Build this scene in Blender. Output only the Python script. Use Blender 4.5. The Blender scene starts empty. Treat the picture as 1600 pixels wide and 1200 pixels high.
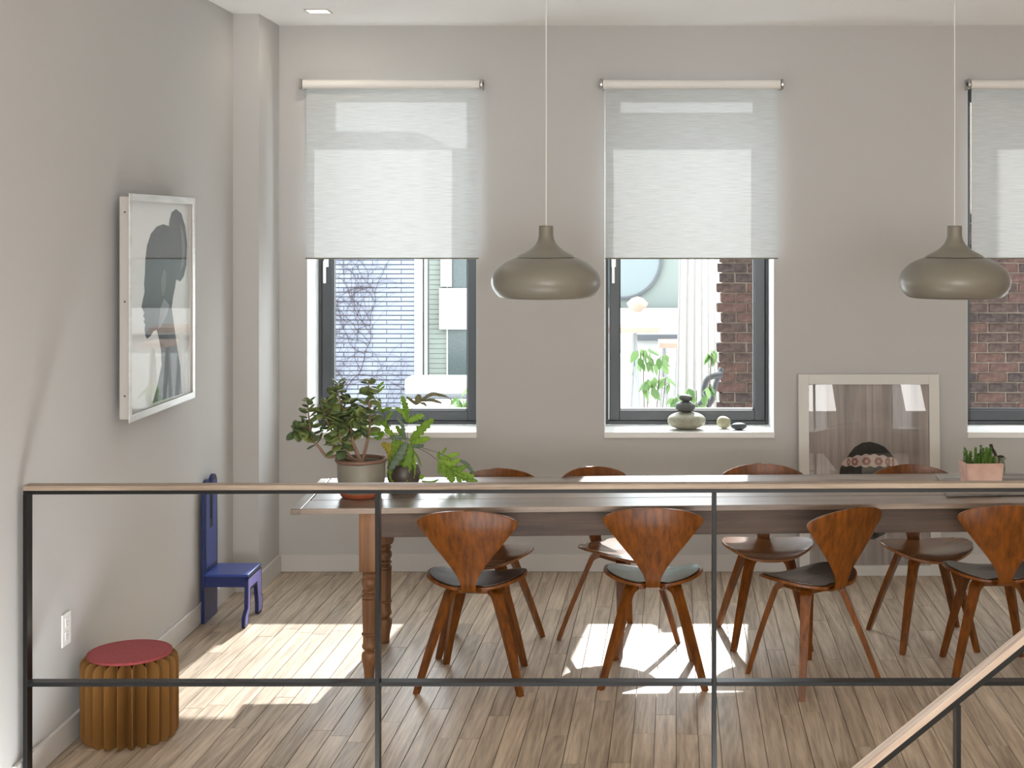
import bpy, bmesh, math, random
from mathutils import Vector, Matrix
random.seed(7)
PI = math.pi
scn = bpy.context.scene
COL = scn.collection

# ---------------------------------------------------------------- camera, light, exposure
F, VX, VY, H = 2200.0, 978.0, 358.0, 1.96
cam_d = bpy.data.cameras.new('camera'); cam = bpy.data.objects.new('camera', cam_d); COL.objects.link(cam)
cam.location = (0, 0, H); cam.rotation_euler = (PI/2, 0, 0)
cam_d.sensor_width = 36; cam_d.lens = F/1600*36
cam_d.shift_x = -(VX-800)/1600; cam_d.shift_y = (VY-600)/1600
cam_d.clip_end = 200
scn.camera = cam
scn.view_settings.view_transform = 'Standard'
scn.view_settings.look = 'None'
scn.view_settings.gamma = 1
scn.view_settings.use_curve_mapping = False
scn.view_settings.exposure = 0.64
scn.cycles.use_denoising = True
scn.cycles.denoising_prefilter = 'ACCURATE'
scn.cycles.use_adaptive_sampling = False
scn.cycles.max_bounces = 10
scn.cycles.diffuse_bounces = 5
scn.cycles.transparent_max_bounces = 16
scn.cycles.caustics_reflective = False
scn.cycles.caustics_refractive = False

w = bpy.data.worlds.new('sky'); scn.world = w; w.use_nodes = True
bgn = w.node_tree.nodes['Background']
bgn.inputs[0].default_value = (0.90, 0.95, 1.0, 1); bgn.inputs[1].default_value = 6.3

SUN_DIR = Vector((-0.11, -1.0, -0.755)).normalized()
sd = bpy.data.lights.new('sun', 'SUN'); sd.energy = 5.8; sd.angle = math.radians(0.8); sd.color = (1, 0.985, 0.97)
so = bpy.data.objects.new('sun', sd); COL.objects.link(so); so.location = (2, 20, 15)
so.rotation_euler = SUN_DIR.to_track_quat('-Z', 'Y').to_euler()

def area(name, loc, rot, sx, sy, e, col=(1, 1, 1)):
    d = bpy.data.lights.new(name, 'AREA'); d.shape = 'RECTANGLE'; d.size = sx; d.size_y = sy; d.energy = e; d.color = col
    o = bpy.data.objects.new(name, d); COL.objects.link(o); o.location = loc; o.rotation_euler = rot
    return o
# added fill lamps at the openings of the unseen wall behind the camera
for (xa_, xb_, e_) in ((-1.6, 0.6, 118), (1.0, 2.84, 98), (3.78, 4.05, 14)):
    area('rear_fill', ((xa_+xb_)/2, -3.9, 1.5), (PI/2+0.75, 0, 0), xb_-xa_, 2.4, e_, (1, 0.985, 0.96))

# ---------------------------------------------------------------- helpers
def P(px, py, Y):
    return Vector(((px-VX)*Y/F, Y, H-(py-VY)*Y/F))

def tag(o, label=None, cat=None, group=None, kind=None):
    if label: o['label'] = label
    if cat: o['category'] = cat
    if group: o['group'] = group
    if kind: o['kind'] = kind
    return o

def link(name, me, mat=None, parent=None, smooth=False, loc=None):
    o = bpy.data.objects.new(name, me); COL.objects.link(o)
    if mat is not None:
        for m in (mat if isinstance(mat, (list, tuple)) else [mat]): me.materials.append(m)
    if parent is not None: o.parent = parent
    if smooth:
        for p in me.polygons: p.use_smooth = True
    if loc is not None: o.location = loc
    return o

def obj(name, bm, mat=None, parent=None, smooth=False, loc=None, angle=None):
    me = bpy.data.meshes.new(name)
    bmesh.ops.recalc_face_normals(bm, faces=bm.faces)
    if angle is not None:
        for f in bm.faces: f.smooth = True
        for e in bm.edges:
            if len(e.link_faces) == 2 and e.calc_face_angle() > math.radians(angle): e.smooth = False
    bm.to_mesh(me); bm.free()
    o = link(name, me, mat, parent, smooth, loc)
    return o

def empty(name, loc=(0, 0, 0), rz=0, parent=None):
    o = bpy.data.objects.new(name, None); COL.objects.link(o); o.location = loc; o.rotation_euler = (0, 0, rz)
    o.empty_display_size = 0.1
    if parent: o.parent = parent
    return o

def struct(o): o['kind'] = 'structure'; return o

def add_box(bm, x0, x1, y0, y1, z0, z1, mtx=None, bev=0.0):
    vs = [bm.verts.new(v) for v in [(x0,y0,z0),(x1,y0,z0),(x1,y1,z0),(x0,y1,z0),(x0,y0,z1),(x1,y0,z1),(x1,y1,z1),(x0,y1,z1)]]
    if mtx is not None:
        for v in vs: v.co = mtx @ v.co
    fs = [bm.faces.new([vs[i] for i in q]) for q in [(3,2,1,0),(4,5,6,7),(0,1,5,4),(1,2,6,5),(2,3,7,6),(3,0,4,7)]]
    if bev > 0:
        es = list({e for f in fs for e in f.edges})
        bmesh.ops.bevel(bm, geom=es, offset=bev, segments=2, affect='EDGES', profile=0.5)
    return vs

def box(name, b, mat, parent=None, bev=0.0, mtx=None):
    bm = bmesh.new(); add_box(bm, *b, mtx=mtx, bev=bev)
    return obj(name, bm, mat, parent)

def add_lathe(bm, prof, c=(0, 0, 0), n=32, cap=True, sx=1, sy=1):
    rings = []
    for r, z in prof:
        rings.append([bm.verts.new((c[0]+r*sx*math.cos(2*PI*i/n), c[1]+r*sy*math.sin(2*PI*i/n), c[2]+z)) for i in range(n)])
    for a, b in zip(rings, rings[1:]):
        for i in range(n): bm.faces.new((a[i], a[(i+1) % n], b[(i+1) % n], b[i]))
    if cap:
        if prof[0][0] > 1e-6: bm.faces.new(rings[0][::-1])
        if prof[-1][0] > 1e-6: bm.faces.new(rings[-1])
    return rings

def smooth_path(pts, n=6):
    pts = [Vector(p) for p in pts]
    if len(pts) < 3: return pts
    out = []
    for i in range(len(pts)-1):
        p0 = pts[max(i-1, 0)]; p1 = pts[i]; p2 = pts[i+1]; p3 = pts[min(i+2, len(pts)-1)]
        for k in range(n):
            t = k/n
            out.append(0.5*((2*p1)+(p2-p0)*t+(2*p0-5*p1+4*p2-p3)*t*t+(-p0+3*p1-3*p2+p3)*t**3))
    out.append(pts[-1]); return out

def add_tube(bm, pts, r0, r1=None, n=8):
    if r1 is None: r1 = r0
    pts = [Vector(p) for p in pts]; N = len(pts); rings = []
    t = (pts[1]-pts[0]).normalized()
    u = t.orthogonal().normalized()
    for i, p in enumerate(pts):
        t = (pts[min(i+1, N-1)]-pts[max(i-1, 0)]).normalized()
        u = (u-t*u.dot(t)).normalized(); v = t.cross(u)
        r = r0+(r1-r0)*i/(N-1)
        rings.append([bm.verts.new(p+u*r*math.cos(2*PI*k/n)+v*r*math.sin(2*PI*k/n)) for k in range(n)])
    for a, b in zip(rings, rings[1:]):
        for k in range(n): bm.faces.new((a[k], a[(k+1) % n], b[(k+1) % n], b[k]))
    bm.faces.new(rings[0][::-1]); bm.faces.new(rings[-1])

def add_poly_prism(bm, pts, off):
    """pts: list of 3D points (planar); off: Vector thickness"""
    a = [bm.verts.new(p) for p in pts]; b = [bm.verts.new(Vector(p)+off) for p in pts]
    n = len(a)
    bm.faces.new(a); bm.faces.new(b[::-1])
    for i in range(n): bm.faces.new((a[i], b[i], b[(i+1) % n], a[(i+1) % n]))

def copy_tree(o, parent=None):
    c = o.copy(); COL.objects.link(c); c.parent = parent
    for ch in list(o.children): copy_tree(ch, c)
    return c

# ---------------------------------------------------------------- materials
def srgb(r, g, b):
    f = lambda c: (c/255/12.92) if c/255 <= 0.04045 else ((c/255+0.055)/1.055)**2.4
    return (f(r), f(g), f(b), 1)

def mat(name, col, rough=0.6, metal=0.0, spec=0.5, coat=0.0, var=0.0, vscale=8.0, bump=0.0, bscale=60.0, c2=None, stretch=(1, 1, 1), sheen=0, sss=0):
    m = bpy.data.materials.new(name); m.use_nodes = True
    nt = m.node_tree; b = nt.nodes['Principled BSDF']
    b.inputs['Base Color'].default_value = col
    b.inputs['Roughness'].default_value = rough; b.inputs['Metallic'].default_value = metal
    b.inputs['Specular IOR Level'].default_value = spec
    b.inputs['Coat Weight'].default_value = coat; b.inputs['Coat Roughness'].default_value = 0.12
    if var > 0 or bump > 0:
        tc = nt.nodes.new('ShaderNodeTexCoord'); mp = nt.nodes.new('ShaderNodeMapping'); mp.inputs['Scale'].default_value = stretch
        nt.links.new(tc.outputs['Object'], mp.inputs['Vector'])
        if var > 0:
            nz = nt.nodes.new('ShaderNodeTexNoise'); nz.inputs['Scale'].default_value = vscale; nz.inputs['Detail'].default_value = 5
            nt.links.new(mp.outputs[0], nz.inputs['Vector'])
            rp = nt.nodes.new('ShaderNodeValToRGB')
            rp.color_ramp.elements[0].position = 0.3; rp.color_ramp.elements[1].position = 0.7
            k = c2 if c2 else tuple(x*(1-var) for x in col[:3])+(1,)
            rp.color_ramp.elements[0].color = k; rp.color_ramp.elements[1].color = col
            nt.links.new(nz.outputs['Fac'], rp.inputs[0]); nt.links.new(rp.outputs[0], b.inputs['Base Color'])
        if bump > 0:
            n2 = nt.nodes.new('ShaderNodeTexNoise'); n2.inputs['Scale'].default_value = bscale; n2.inputs['Detail'].default_value = 4
            nt.links.new(mp.outputs[0], n2.inputs['Vector'])
            bp = nt.nodes.new('ShaderNodeBump'); bp.inputs['Strength'].default_value = bump; bp.inputs['Distance'].default_value = 0.01
            nt.links.new(n2.outputs['Fac'], bp.inputs['Height']); nt.links.new(bp.outputs[0], b.inputs['Normal'])
    return m

def wood(name, cA, cB, axis='Y', scale=1.0, rough=0.45, coat=0.0, rand=0.0, ring=0.5, bump=0.08, spec=0.5, blotch=0.0, amp=0.05, pore=0.35, fine=1.0):
    """grain: noise stretched along axis, plus distorted bands; per-object random value shift"""
    m = bpy.data.materials.new(name); m.use_nodes = True
    nt = m.node_tree; N = nt.nodes; L = nt.links; b = N['Principled BSDF']
    tc = N.new('ShaderNodeTexCoord'); oi = N.new('ShaderNodeObjectInfo')
    mul = N.new('ShaderNodeVectorMath'); mul.operation = 'MULTIPLY_ADD'
    cmb = N.new('ShaderNodeCombineXYZ')
    ml = N.new('ShaderNodeMath'); ml.operation = 'MULTIPLY'; ml.inputs[1].default_value = 37.0
    L.new(oi.outputs['Random'], ml.inputs[0])
    for i in range(3): L.new(ml.outputs[0], cmb.inputs[i])
    add = N.new('ShaderNodeVectorMath'); add.operation = 'ADD'
    mp = N.new('ShaderNodeMapping')
    s = {'X': (1.2, 22, 22), 'Y': (22, 1.2, 22), 'Z': (26, 26, 0.8)}[axis]
    mp.inputs['Scale'].default_value = tuple(x*scale for x in s)
    L.new(tc.outputs['Object'], mp.inputs['Vector']); L.new(mp.outputs[0], add.inputs[0]); L.new(cmb.outputs[0], add.inputs[1])
    n1 = N.new('ShaderNodeTexNoise'); n1.inputs['Scale'].default_value = fine; n1.inputs['Detail'].default_value = 5; n1.inputs['Distortion'].default_value = 0.3
    L.new(add.outputs[0], n1.inputs['Vector'])
    # bands from a coarse noise, the cathedral grain of flat sawn wood
    mr = N.new('ShaderNodeMath'); mr.operation = 'MULTIPLY'; mr.inputs[1].default_value = 26.0*ring
    n2 = N.new('ShaderNodeTexNoise'); n2.inputs['Scale'].default_value = 0.28; n2.inputs['Detail'].default_value = 1.5
    L.new(add.outputs[0], n2.inputs['Vector']); L.new(n2.outputs['Fac'], mr.inputs[0])
    sn = N.new('ShaderNodeMath'); sn.operation = 'SINE'; m2 = N.new('ShaderNodeMath'); m2.operation = 'MULTIPLY'; m2.inputs[1].default_value = 6.28
    L.new(mr.outputs[0], m2.inputs[0]); L.new(m2.outputs[0], sn.inputs[0])
    # fine pores
    n3 = N.new('ShaderNodeTexNoise'); n3.inputs['Scale'].default_value = 7.0; n3.inputs['Detail'].default_value = 3
    L.new(add.outputs[0], n3.inputs['Vector'])
    mix = N.new('ShaderNodeMath'); mix.operation = 'MULTIPLY_ADD'; mix.inputs[1].default_value = amp
    L.new(sn.outputs[0], mix.inputs[0]); L.new(n1.outputs['Fac'], mix.inputs[2])
    mix2 = N.new('ShaderNodeMath'); mix2.operation = 'MULTIPLY_ADD'; mix2.inputs[1].default_value = pore
    sb = N.new('ShaderNodeMath'); sb.operation = 'SUBTRACT'; sb.inputs[1].default_value = 0.5
    L.new(n3.outputs['Fac'], sb.inputs[0]); L.new(sb.outputs[0], mix2.inputs[0]); L.new(mix.outputs[0], mix2.inputs[2])
    last = mix2
    if blotch > 0:
        n4 = N.new('ShaderNodeTexNoise'); n4.inputs['Scale'].default_value = 3.5; n4.inputs['Detail'].default_value = 6
        L.new(tc.outputs['Object'], n4.inputs['Vector'])
        s4 = N.new('ShaderNodeMath'); s4.operation = 'SUBTRACT'; s4.inputs[1].default_value = 0.5
        m4 = N.new('ShaderNodeMath'); m4.operation = 'MULTIPLY_ADD'; m4.inputs[1].default_value = blotch
        L.new(n4.outputs['Fac'], s4.inputs[0]); L.new(s4.outputs[0], m4.inputs[0]); L.new(last.outputs[0], m4.inputs[2]); last = m4
    rp = N.new('ShaderNodeValToRGB'); rp.color_ramp.elements[0].position = 0.28; rp.color_ramp.elements[1].position = 0.72
    rp.color_ramp.elements[0].color = cB; rp.color_ramp.elements[1].color = cA
    L.new(last.outputs[0], rp.inputs[0])
    hs = N.new('ShaderNodeHueSaturation')
    mrn = N.new('ShaderNodeMapRange'); mrn.inputs['To Min'].default_value = 1-rand; mrn.inputs['To Max'].default_value = 1+rand
    L.new(oi.outputs['Random'], mrn.inputs['Value']); L.new(mrn.outputs[0], hs.inputs['Value']); L.new(rp.outputs[0], hs.inputs['Color'])
    L.new(hs.outputs[0], b.inputs['Base Color'])
    bp = N.new('ShaderNodeBump'); bp.inputs['Strength'].default_value = bump; bp.inputs['Distance'].default_value = 0.004
    L.new(mix2.outputs[0], bp.inputs['Height']); L.new(bp.outputs[0], b.inputs['Normal'])
    b.inputs['Roughness'].default_value = rough; b.inputs['Coat Weight'].default_value = coat; b.inputs['Coat Roughness'].default_value = 0.15
    b.inputs['Specular IOR Level'].default_value = spec
    return m

def glass_mat(name, tint=(1, 1, 1, 1), refl=0.9, f0=0.08):
    m = bpy.data.materials.new(name); m.use_nodes = True
    nt = m.node_tree; N = nt.nodes; L = nt.links; N.remove(N['Principled BSDF'])
    t = N.new('ShaderNodeBsdfTransparent'); t.inputs[0].default_value = tint
    g = N.new('ShaderNodeBsdfGlossy'); g.inputs['Roughness'].default_value = 0.0
    # Schlick reflectance, the same from both sides of the thin pane
    lw = N.new('ShaderNodeLayerWeight'); lw.inputs[0].default_value = 0.5
    pw = N.new('ShaderNodeMath'); pw.operation = 'POWER'; pw.inputs[1].default_value = 5.0
    fr = N.new('ShaderNodeMath'); fr.operation = 'MULTIPLY_ADD'; fr.inputs[1].default_value = 0.92; fr.inputs[2].default_value = f0
    L.new(lw.outputs['Facing'], pw.inputs[0]); L.new(pw.outputs[0], fr.inputs[0])
    mu = N.new('ShaderNodeMath'); mu.operation = 'MULTIPLY'; mu.inputs[1].default_value = refl
    mx = N.new('ShaderNodeMixShader')
    L.new(fr.outputs[0], mu.inputs[0]); L.new(mu.outputs[0], mx.inputs[0]); L.new(t.outputs[0], mx.inputs[1]); L.new(g.outputs[0], mx.inputs[2])
    L.new(mx.outputs[0], N['Material Output'].inputs[0])
    return m

def leaf_mat(name, col, col2, trans=0.35, rough=0.4):
    m = bpy.data.materials.new(name); m.use_nodes = True
    nt = m.node_tree; N = nt.nodes; L = nt.links; b = N['Principled BSDF']
    oi = N.new('ShaderNodeObjectInfo'); rp = N.new('ShaderNodeValToRGB')
    rp.color_ramp.elements[0].color = col; rp.color_ramp.elements[1].color = col2
    L.new(oi.outputs['Random'], rp.inputs[0]); L.new(rp.outputs[0], b.inputs['Base Color'])
    b.inputs['Roughness'].default_value = rough
    t = N.new('ShaderNodeBsdfTranslucent'); L.new(rp.outputs[0], t.inputs[0])
    mx = N.new('ShaderNodeMixShader'); mx.inputs[0].default_value = trans
    L.new(b.outputs[0], mx.inputs[1]); L.new(t.outputs[0], mx.inputs[2]); L.new(mx.outputs[0], N['Material Output'].inputs[0])
    return m

def emit(name, col, s):
    m = bpy.data.materials.new(name); m.use_nodes = True
    b = m.node_tree.nodes['Principled BSDF']; b.inputs['Base Color'].default_value = col
    b.inputs['Emission Color'].default_value = col; b.inputs['Emission Strength'].default_value = s
    return m

def fabric_mat():
    m = bpy.data.materials.new('shade_fabric'); m.use_nodes = True
    nt = m.node_tree; N = nt.nodes; L = nt.links; N.remove(N['Principled BSDF'])
    tc = N.new('ShaderNodeTexCoord'); mp = N.new('ShaderNodeMapping'); mp.inputs['Scale'].default_value = (9, 1, 260)
    nz = N.new('ShaderNodeTexNoise'); nz.inputs['Scale'].default_value = 1.0; nz.inputs['Detail'].default_value = 3
    L.new(tc.outputs['Object'], mp.inputs[0]); L.new(mp.outputs[0], nz.inputs['Vector'])
    rp = N.new('ShaderNodeValToRGB'); rp.color_ramp.elements[0].position = 0.3; rp.color_ramp.elements[1].position = 0.6
    rp.color_ramp.elements[0].color = (0.44, 0.45, 0.445, 1); rp.color_ramp.elements[1].color = (0.53, 0.545, 0.545, 1)
    L.new(nz.outputs['Fac'], rp.inputs[0])
    d = N.new('ShaderNodeBsdfDiffuse'); t = N.new('ShaderNodeBsdfTranslucent'); tr = N.new('ShaderNodeBsdfTransparent')
    L.new(rp.outputs[0], d.inputs[0]); L.new(rp.outputs[0], t.inputs[0])
    m1 = N.new('ShaderNodeMixShader'); m1.inputs[0].default_value = 0.165
    L.new(d.outputs[0], m1.inputs[1]); L.new(t.outputs[0], m1.inputs[2])
    m2 = N.new('ShaderNodeMixShader'); m2.inputs[0].default_value = 0.018
    L.new(m1.outputs[0], m2.inputs[1]); L.new(tr.outputs[0], m2.inputs[2])
    L.new(m2.outputs[0], N['Material Output'].inputs[0])
    return m

def coat_rough(m, r): m.node_tree.nodes['Principled BSDF'].inputs['Coat Roughness'].default_value = r; return m
M = dict(
 wall=mat('wall_paint', (0.50, 0.49, 0.475, 1), 0.85, spec=0.2, bump=0.02, bscale=200),
 ceil=mat('ceiling_paint', (0.95, 0.95, 0.94, 1), 0.9, spec=0.1),
 trim=mat('trim_paint', (0.58, 0.555, 0.53, 1), 0.45),
 sill=mat('sill_paint', (0.78, 0.78, 0.75, 1), 0.4),
 plaster=mat('reveal_plaster', (0.62, 0.63, 0.62, 1), 0.8),  # paler paint of the window reveals
 alu=mat('window_grey', srgb(66, 69, 73), 0.42, spec=0.5, var=0.12, vscale=3),
 gasket=mat('gasket', srgb(40, 42, 44), 0.6),
 white_pl=mat('white_plastic', (0.8, 0.8, 0.79, 1), 0.35),
 floor=wood('oak_floor', srgb(200, 182, 160), srgb(150, 132, 113), 'Y', 1.0, 0.40, rand=0.16, ring=0.7, bump=0.06, amp=0.07, pore=0.5, fine=1.6),
 subfloor=mat('subfloor', srgb(70, 58, 48), 0.9),
 hem=mat('hem_bar', srgb(120, 116, 104), 0.6),
 steel=mat('black_steel', srgb(13, 13, 13), 0.36, spec=0.35, var=0.2, vscale=12),
 railwood=wood('rail_oak', srgb(160, 142, 124), srgb(116, 99, 84), 'X', 1.6, 0.5, ring=0.3, bump=0.1),
 walnut=wood('walnut_ply', srgb(126, 70, 15), srgb(80, 42, 8), 'Z', 1.3, 0.36, coat=0.08, spec=0.35, rand=0.08, ring=0.2, bump=0.01, amp=0.05, pore=0.3, fine=1.6),
 walnut_seat=wood('walnut_seat', srgb(150, 100, 62), srgb(104, 64, 36), 'X', 1.3, 0.26, coat=0.6, rand=0.06, ring=0.25, bump=0.01, amp=0.03, pore=0.5, fine=2.2),
 leather=mat('dark_leather', srgb(52, 38, 30), 0.27, spec=0.8, coat=0.4, bump=0.2, bscale=420, var=0.25, vscale=10),
 oldwood=wood('aged_table_top', srgb(142, 124, 108), srgb(84, 66, 56), 'X', 0.8, 0.36, coat=0.7, ring=0.3, bump=0.25, blotch=0.7),
 apron=wood('aged_apron', srgb(92, 71, 56), srgb(50, 37, 29), 'X', 0.8, 0.55, ring=0.2, bump=0.2, blotch=0.6),
 legwood=wood('turned_leg', srgb(150, 104, 62), srgb(86, 56, 34), 'Z', 0.9, 0.5, ring=0.15, bump=0.1, blotch=0.5),
 pendant=mat('pendant_enamel', srgb(122, 116, 104), 0.33, spec=0.5),
 pendant_in=mat('pendant_inside', (0.7, 0.7, 0.68, 1), 0.6),
 cord=mat('cord_white', (0.75, 0.73, 0.7, 1), 0.6),
 chrome=mat('brushed_nickel', (0.55, 0.53, 0.5, 1), 0.3, metal=1.0),
 silver=mat('silver_frame', (0.72, 0.70, 0.68, 1), 0.38, metal=0.85, var=0.2, vscale=6, stretch=(1, 1, 6)),
 card=mat('cardboard', srgb(122, 82, 28), 0.8, bump=0.1, bscale=150, var=0.15, vscale=5),
 carde=mat('card_edge', srgb(96, 70, 40), 0.9),
 felt=mat('red_felt', srgb(160, 70, 72), 0.95, bump=0.5, bscale=300, var=0.25, vscale=120),
 felte=mat('red_felt_edge', srgb(96, 36, 40), 0.95),
 blue=mat('blue_lacquer', srgb(42, 66, 140), 0.3, coat=0.2),
 navy=mat('navy_lacquer', srgb(22, 40, 98), 0.35, coat=0.2),
 lav=mat('lavender_lacquer', srgb(150, 146, 224), 0.35),
 blk=mat('dark_border', srgb(34, 32, 34), 0.4),
 pot=mat('grey_green_glaze', srgb(128, 122, 108), 0.45, var=0.15, vscale=10),
 terra=mat('terracotta', srgb(176, 92, 58), 0.7, var=0.15, vscale=20),
 pinkpot=mat('pink_terracotta', srgb(216, 182, 166), 0.85, var=0.2, vscale=14, c2=srgb(192, 152, 136)),
 soil=mat('soil', srgb(70, 54, 42), 0.95, bump=0.6, bscale=80),
 rustrim=mat('brown_rim', srgb(112, 84, 68), 0.5),
 bark=mat('jade_bark', srgb(150, 120, 100), 0.8, bump=0.5, bscale=80, var=0.3, vscale=30),
 jade=leaf_mat('jade_leaf', srgb(84, 104, 68), srgb(140, 152, 84), 0.35, 0.3),
 fern=leaf_mat('fern_leaf', srgb(134, 172, 62), srgb(172, 204, 84), 0.5, 0.45),
 ferng=leaf_mat('fern_leaf_grey', srgb(96, 122, 100), srgb(120, 140, 112), 0.35, 0.45),
 fernd=leaf_mat('fern_leaf_dry', srgb(120, 116, 88), srgb(150, 144, 104), 0.4, 0.6),
 ferny=leaf_mat('fern_leaf_yellow', srgb(196, 176, 60), srgb(180, 170, 70), 0.4, 0.5),
 stem=mat('dark_stem', srgb(70, 52, 44), 0.6),
 darkpot=mat('dark_pot', srgb(84, 74, 66), 0.4, var=0.4, vscale=12),
 succ=leaf_mat('succulent', srgb(76, 116, 40), srgb(110, 146, 60), 0.25, 0.45),
 succg=leaf_mat('succulent_grey', srgb(130, 146, 122), srgb(160, 172, 150), 0.2, 0.5),
 cactus=mat('cactus', srgb(122, 128, 82), 0.8, bump=0.9, bscale=160),
 drift=mat('driftwood', srgb(52, 38, 30), 0.8, bump=0.5, bscale=90),
 stone1=mat('stone_pale', srgb(160, 158, 140), 0.6, var=0.25, vscale=40, bump=0.2, bscale=120),
 stone2=mat('stone_dark', srgb(92, 94, 92), 0.6, var=0.2, vscale=40, bump=0.1, bscale=120),
 stone3=mat('stone_olive', srgb(168, 164, 134), 0.55, var=0.25, vscale=60),
 stone4=mat('stone_black', srgb(58, 62, 66), 0.5),
 whiteframe=mat('white_wood_frame', (0.62, 0.60, 0.56, 1), 0.5, bump=0.05, bscale=40),
 glass=glass_mat('window_glass', (0.93, 0.95, 0.94, 1), 0.9, 0.0),
 picglass=glass_mat('picture_glass', (0.97, 0.97, 0.97, 1), 0.75, 0.08),
 fabric=fabric_mat(),
 fabwhite=mat('roller_white', (0.78, 0.75, 0.71, 1), 0.6),
 brick=mat('brown_brick', srgb(92, 76, 70), 0.9, bump=0.8, bscale=70, var=0.5, vscale=30, c2=srgb(56, 46, 44)),
 brick2=mat('red_brick', srgb(100, 78, 70), 0.9, bump=0.8, bscale=70, var=0.4, vscale=26, c2=srgb(72, 56, 52)),
 brick3=mat('sooty_brick', srgb(84, 72, 68), 0.9, bump=0.8, bscale=70, var=0.5, vscale=30, c2=srgb(48, 42, 42)),
 mortar=mat('mortar', srgb(136, 124, 112), 0.95, bump=0.5, bscale=60),
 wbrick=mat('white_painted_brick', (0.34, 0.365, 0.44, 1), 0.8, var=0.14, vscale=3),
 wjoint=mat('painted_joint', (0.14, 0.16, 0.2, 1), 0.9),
 vine=mat('bare_vine', srgb(70, 54, 52), 0.9),
 siding=mat('pale_green_siding', (0.38, 0.43, 0.38, 1), 0.7),
 sidewhite=mat('white_render', (0.6, 0.61, 0.59, 1), 0.8),
 dglass=mat('screened_window', srgb(98, 110, 110), 0.3, var=0.35, vscale=60),
 greygreen=mat('grey_green_render', (0.24, 0.28, 0.26, 1), 0.8),
 deck=mat('pale_deck', (0.80, 0.79, 0.77, 1), 0.8),
 curtain=mat('white_curtain', (0.52, 0.51, 0.495, 1), 0.9),
 mirror=mat('round_mirror', (0.22, 0.27, 0.28, 1), 0.5, metal=0.0),
 hose=mat('dark_hose', srgb(70, 70, 74), 0.5),
 tablewood=mat('pale_wood', srgb(188, 160, 142), 0.6, var=0.1),
 greyp=mat('pale_grey_paint', srgb(150, 154, 154), 0.6),
 outleaf=leaf_mat('garden_leaf', srgb(96, 140, 72), srgb(150, 184, 120), 0.4, 0.5),
)

def tone(names, k):      # overall tone of the outdoor paints
    for n_ in names.split():
        for nd in M[n_].node_tree.nodes:
            if nd.type == 'BSDF_PRINCIPLED': nd.inputs['Base Color'].default_value = tuple(c*k for c in nd.inputs['Base Color'].default_value[:3])+(1,)
            if nd.type == 'VALTORGB':
                for e_ in nd.color_ramp.elements: e_.color = tuple(c*k for c in e_.color[:3])+(1,)
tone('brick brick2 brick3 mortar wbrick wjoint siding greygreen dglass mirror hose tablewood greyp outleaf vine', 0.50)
for n_ in 'brick brick2 brick3 mortar wbrick wjoint vine'.split(): M[n_].node_tree.nodes['Principled BSDF'].inputs['Specular IOR Level'].default_value = 0.1
tone('mortar', 1.7)
tone('brick brick2 brick3', 1.25)
tone('sidewhite curtain', 0.62)

coat_rough(M['oldwood'], 0.30)

# ---------------------------------------------------------------- room shell
XL, XR, YB, YR, ZC = -2.125, 5.5, 8.06, -4.0, 3.125
WIN = [(-1.828, -0.853), (-0.125, 0.850), (1.952, 2.927)]
ZS, ZH = 0.80, 2.81
WELL = (-2.1, 1.40, 3.95, 4.87)

bm = bmesh.new()
xs = [XL-0.3]; 
for a, b_ in WIN: xs += [a, b_]
xs.append(XR+0.2)
for i in range(len(xs)-1):
    if i % 2 == 0: add_box(bm, xs[i], xs[i+1], YB, YB+0.42, -0.3, ZC+0.2)
    else:
        add_box(bm, xs[i], xs[i+1], YB, YB+0.42, -0.3, ZS-0.034); add_box(bm, xs[i], xs[i+1], YB, YB+0.42, ZH, ZC+0.2)
struct(obj('wall_back', bm, M['wall']))
struct(box('wall_left', (XL-0.2, XL, YR, YB, -3.0, ZC+0.2), M['wall']))
struct(box('wall_right', (XR, XR+0.2, YR, YB, -0.3, ZC+0.2), M['wall']))
bm = bmesh.new(); add_box(bm, XL-0.2, -1.6, YR-0.2, YR, -0.3, ZC+0.2); add_box(bm, 4.05, XR+0.2, YR-0.2, YR, -0.3, ZC+0.2); add_box(bm, 0.6, 1.0, YR-0.2, YR, 0.25, 2.75); add_box(bm, 2.84, 3.78, YR-0.2, YR, 0.25, 2.75)
add_box(bm, -1.6, 4.05, YR-0.2, YR, 2.75, ZC+0.2); add_box(bm, -1.6, 4.05, YR-0.2, YR, -0.3, 0.25)  # openings of this unseen wall are shaped for fill light and reflections
struct(obj('wall_front', bm, M['wall']))
struct(box('ceiling', (XL-0.2, XR+0.2, YR-0.2, YB+0.42, ZC, ZC+0.2), M['ceil']))
struct(box('trim_1', (XL, -1.985, 7.615, YB, 0, ZC), M['wall']))     # the boxed-out pier in the corner
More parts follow.
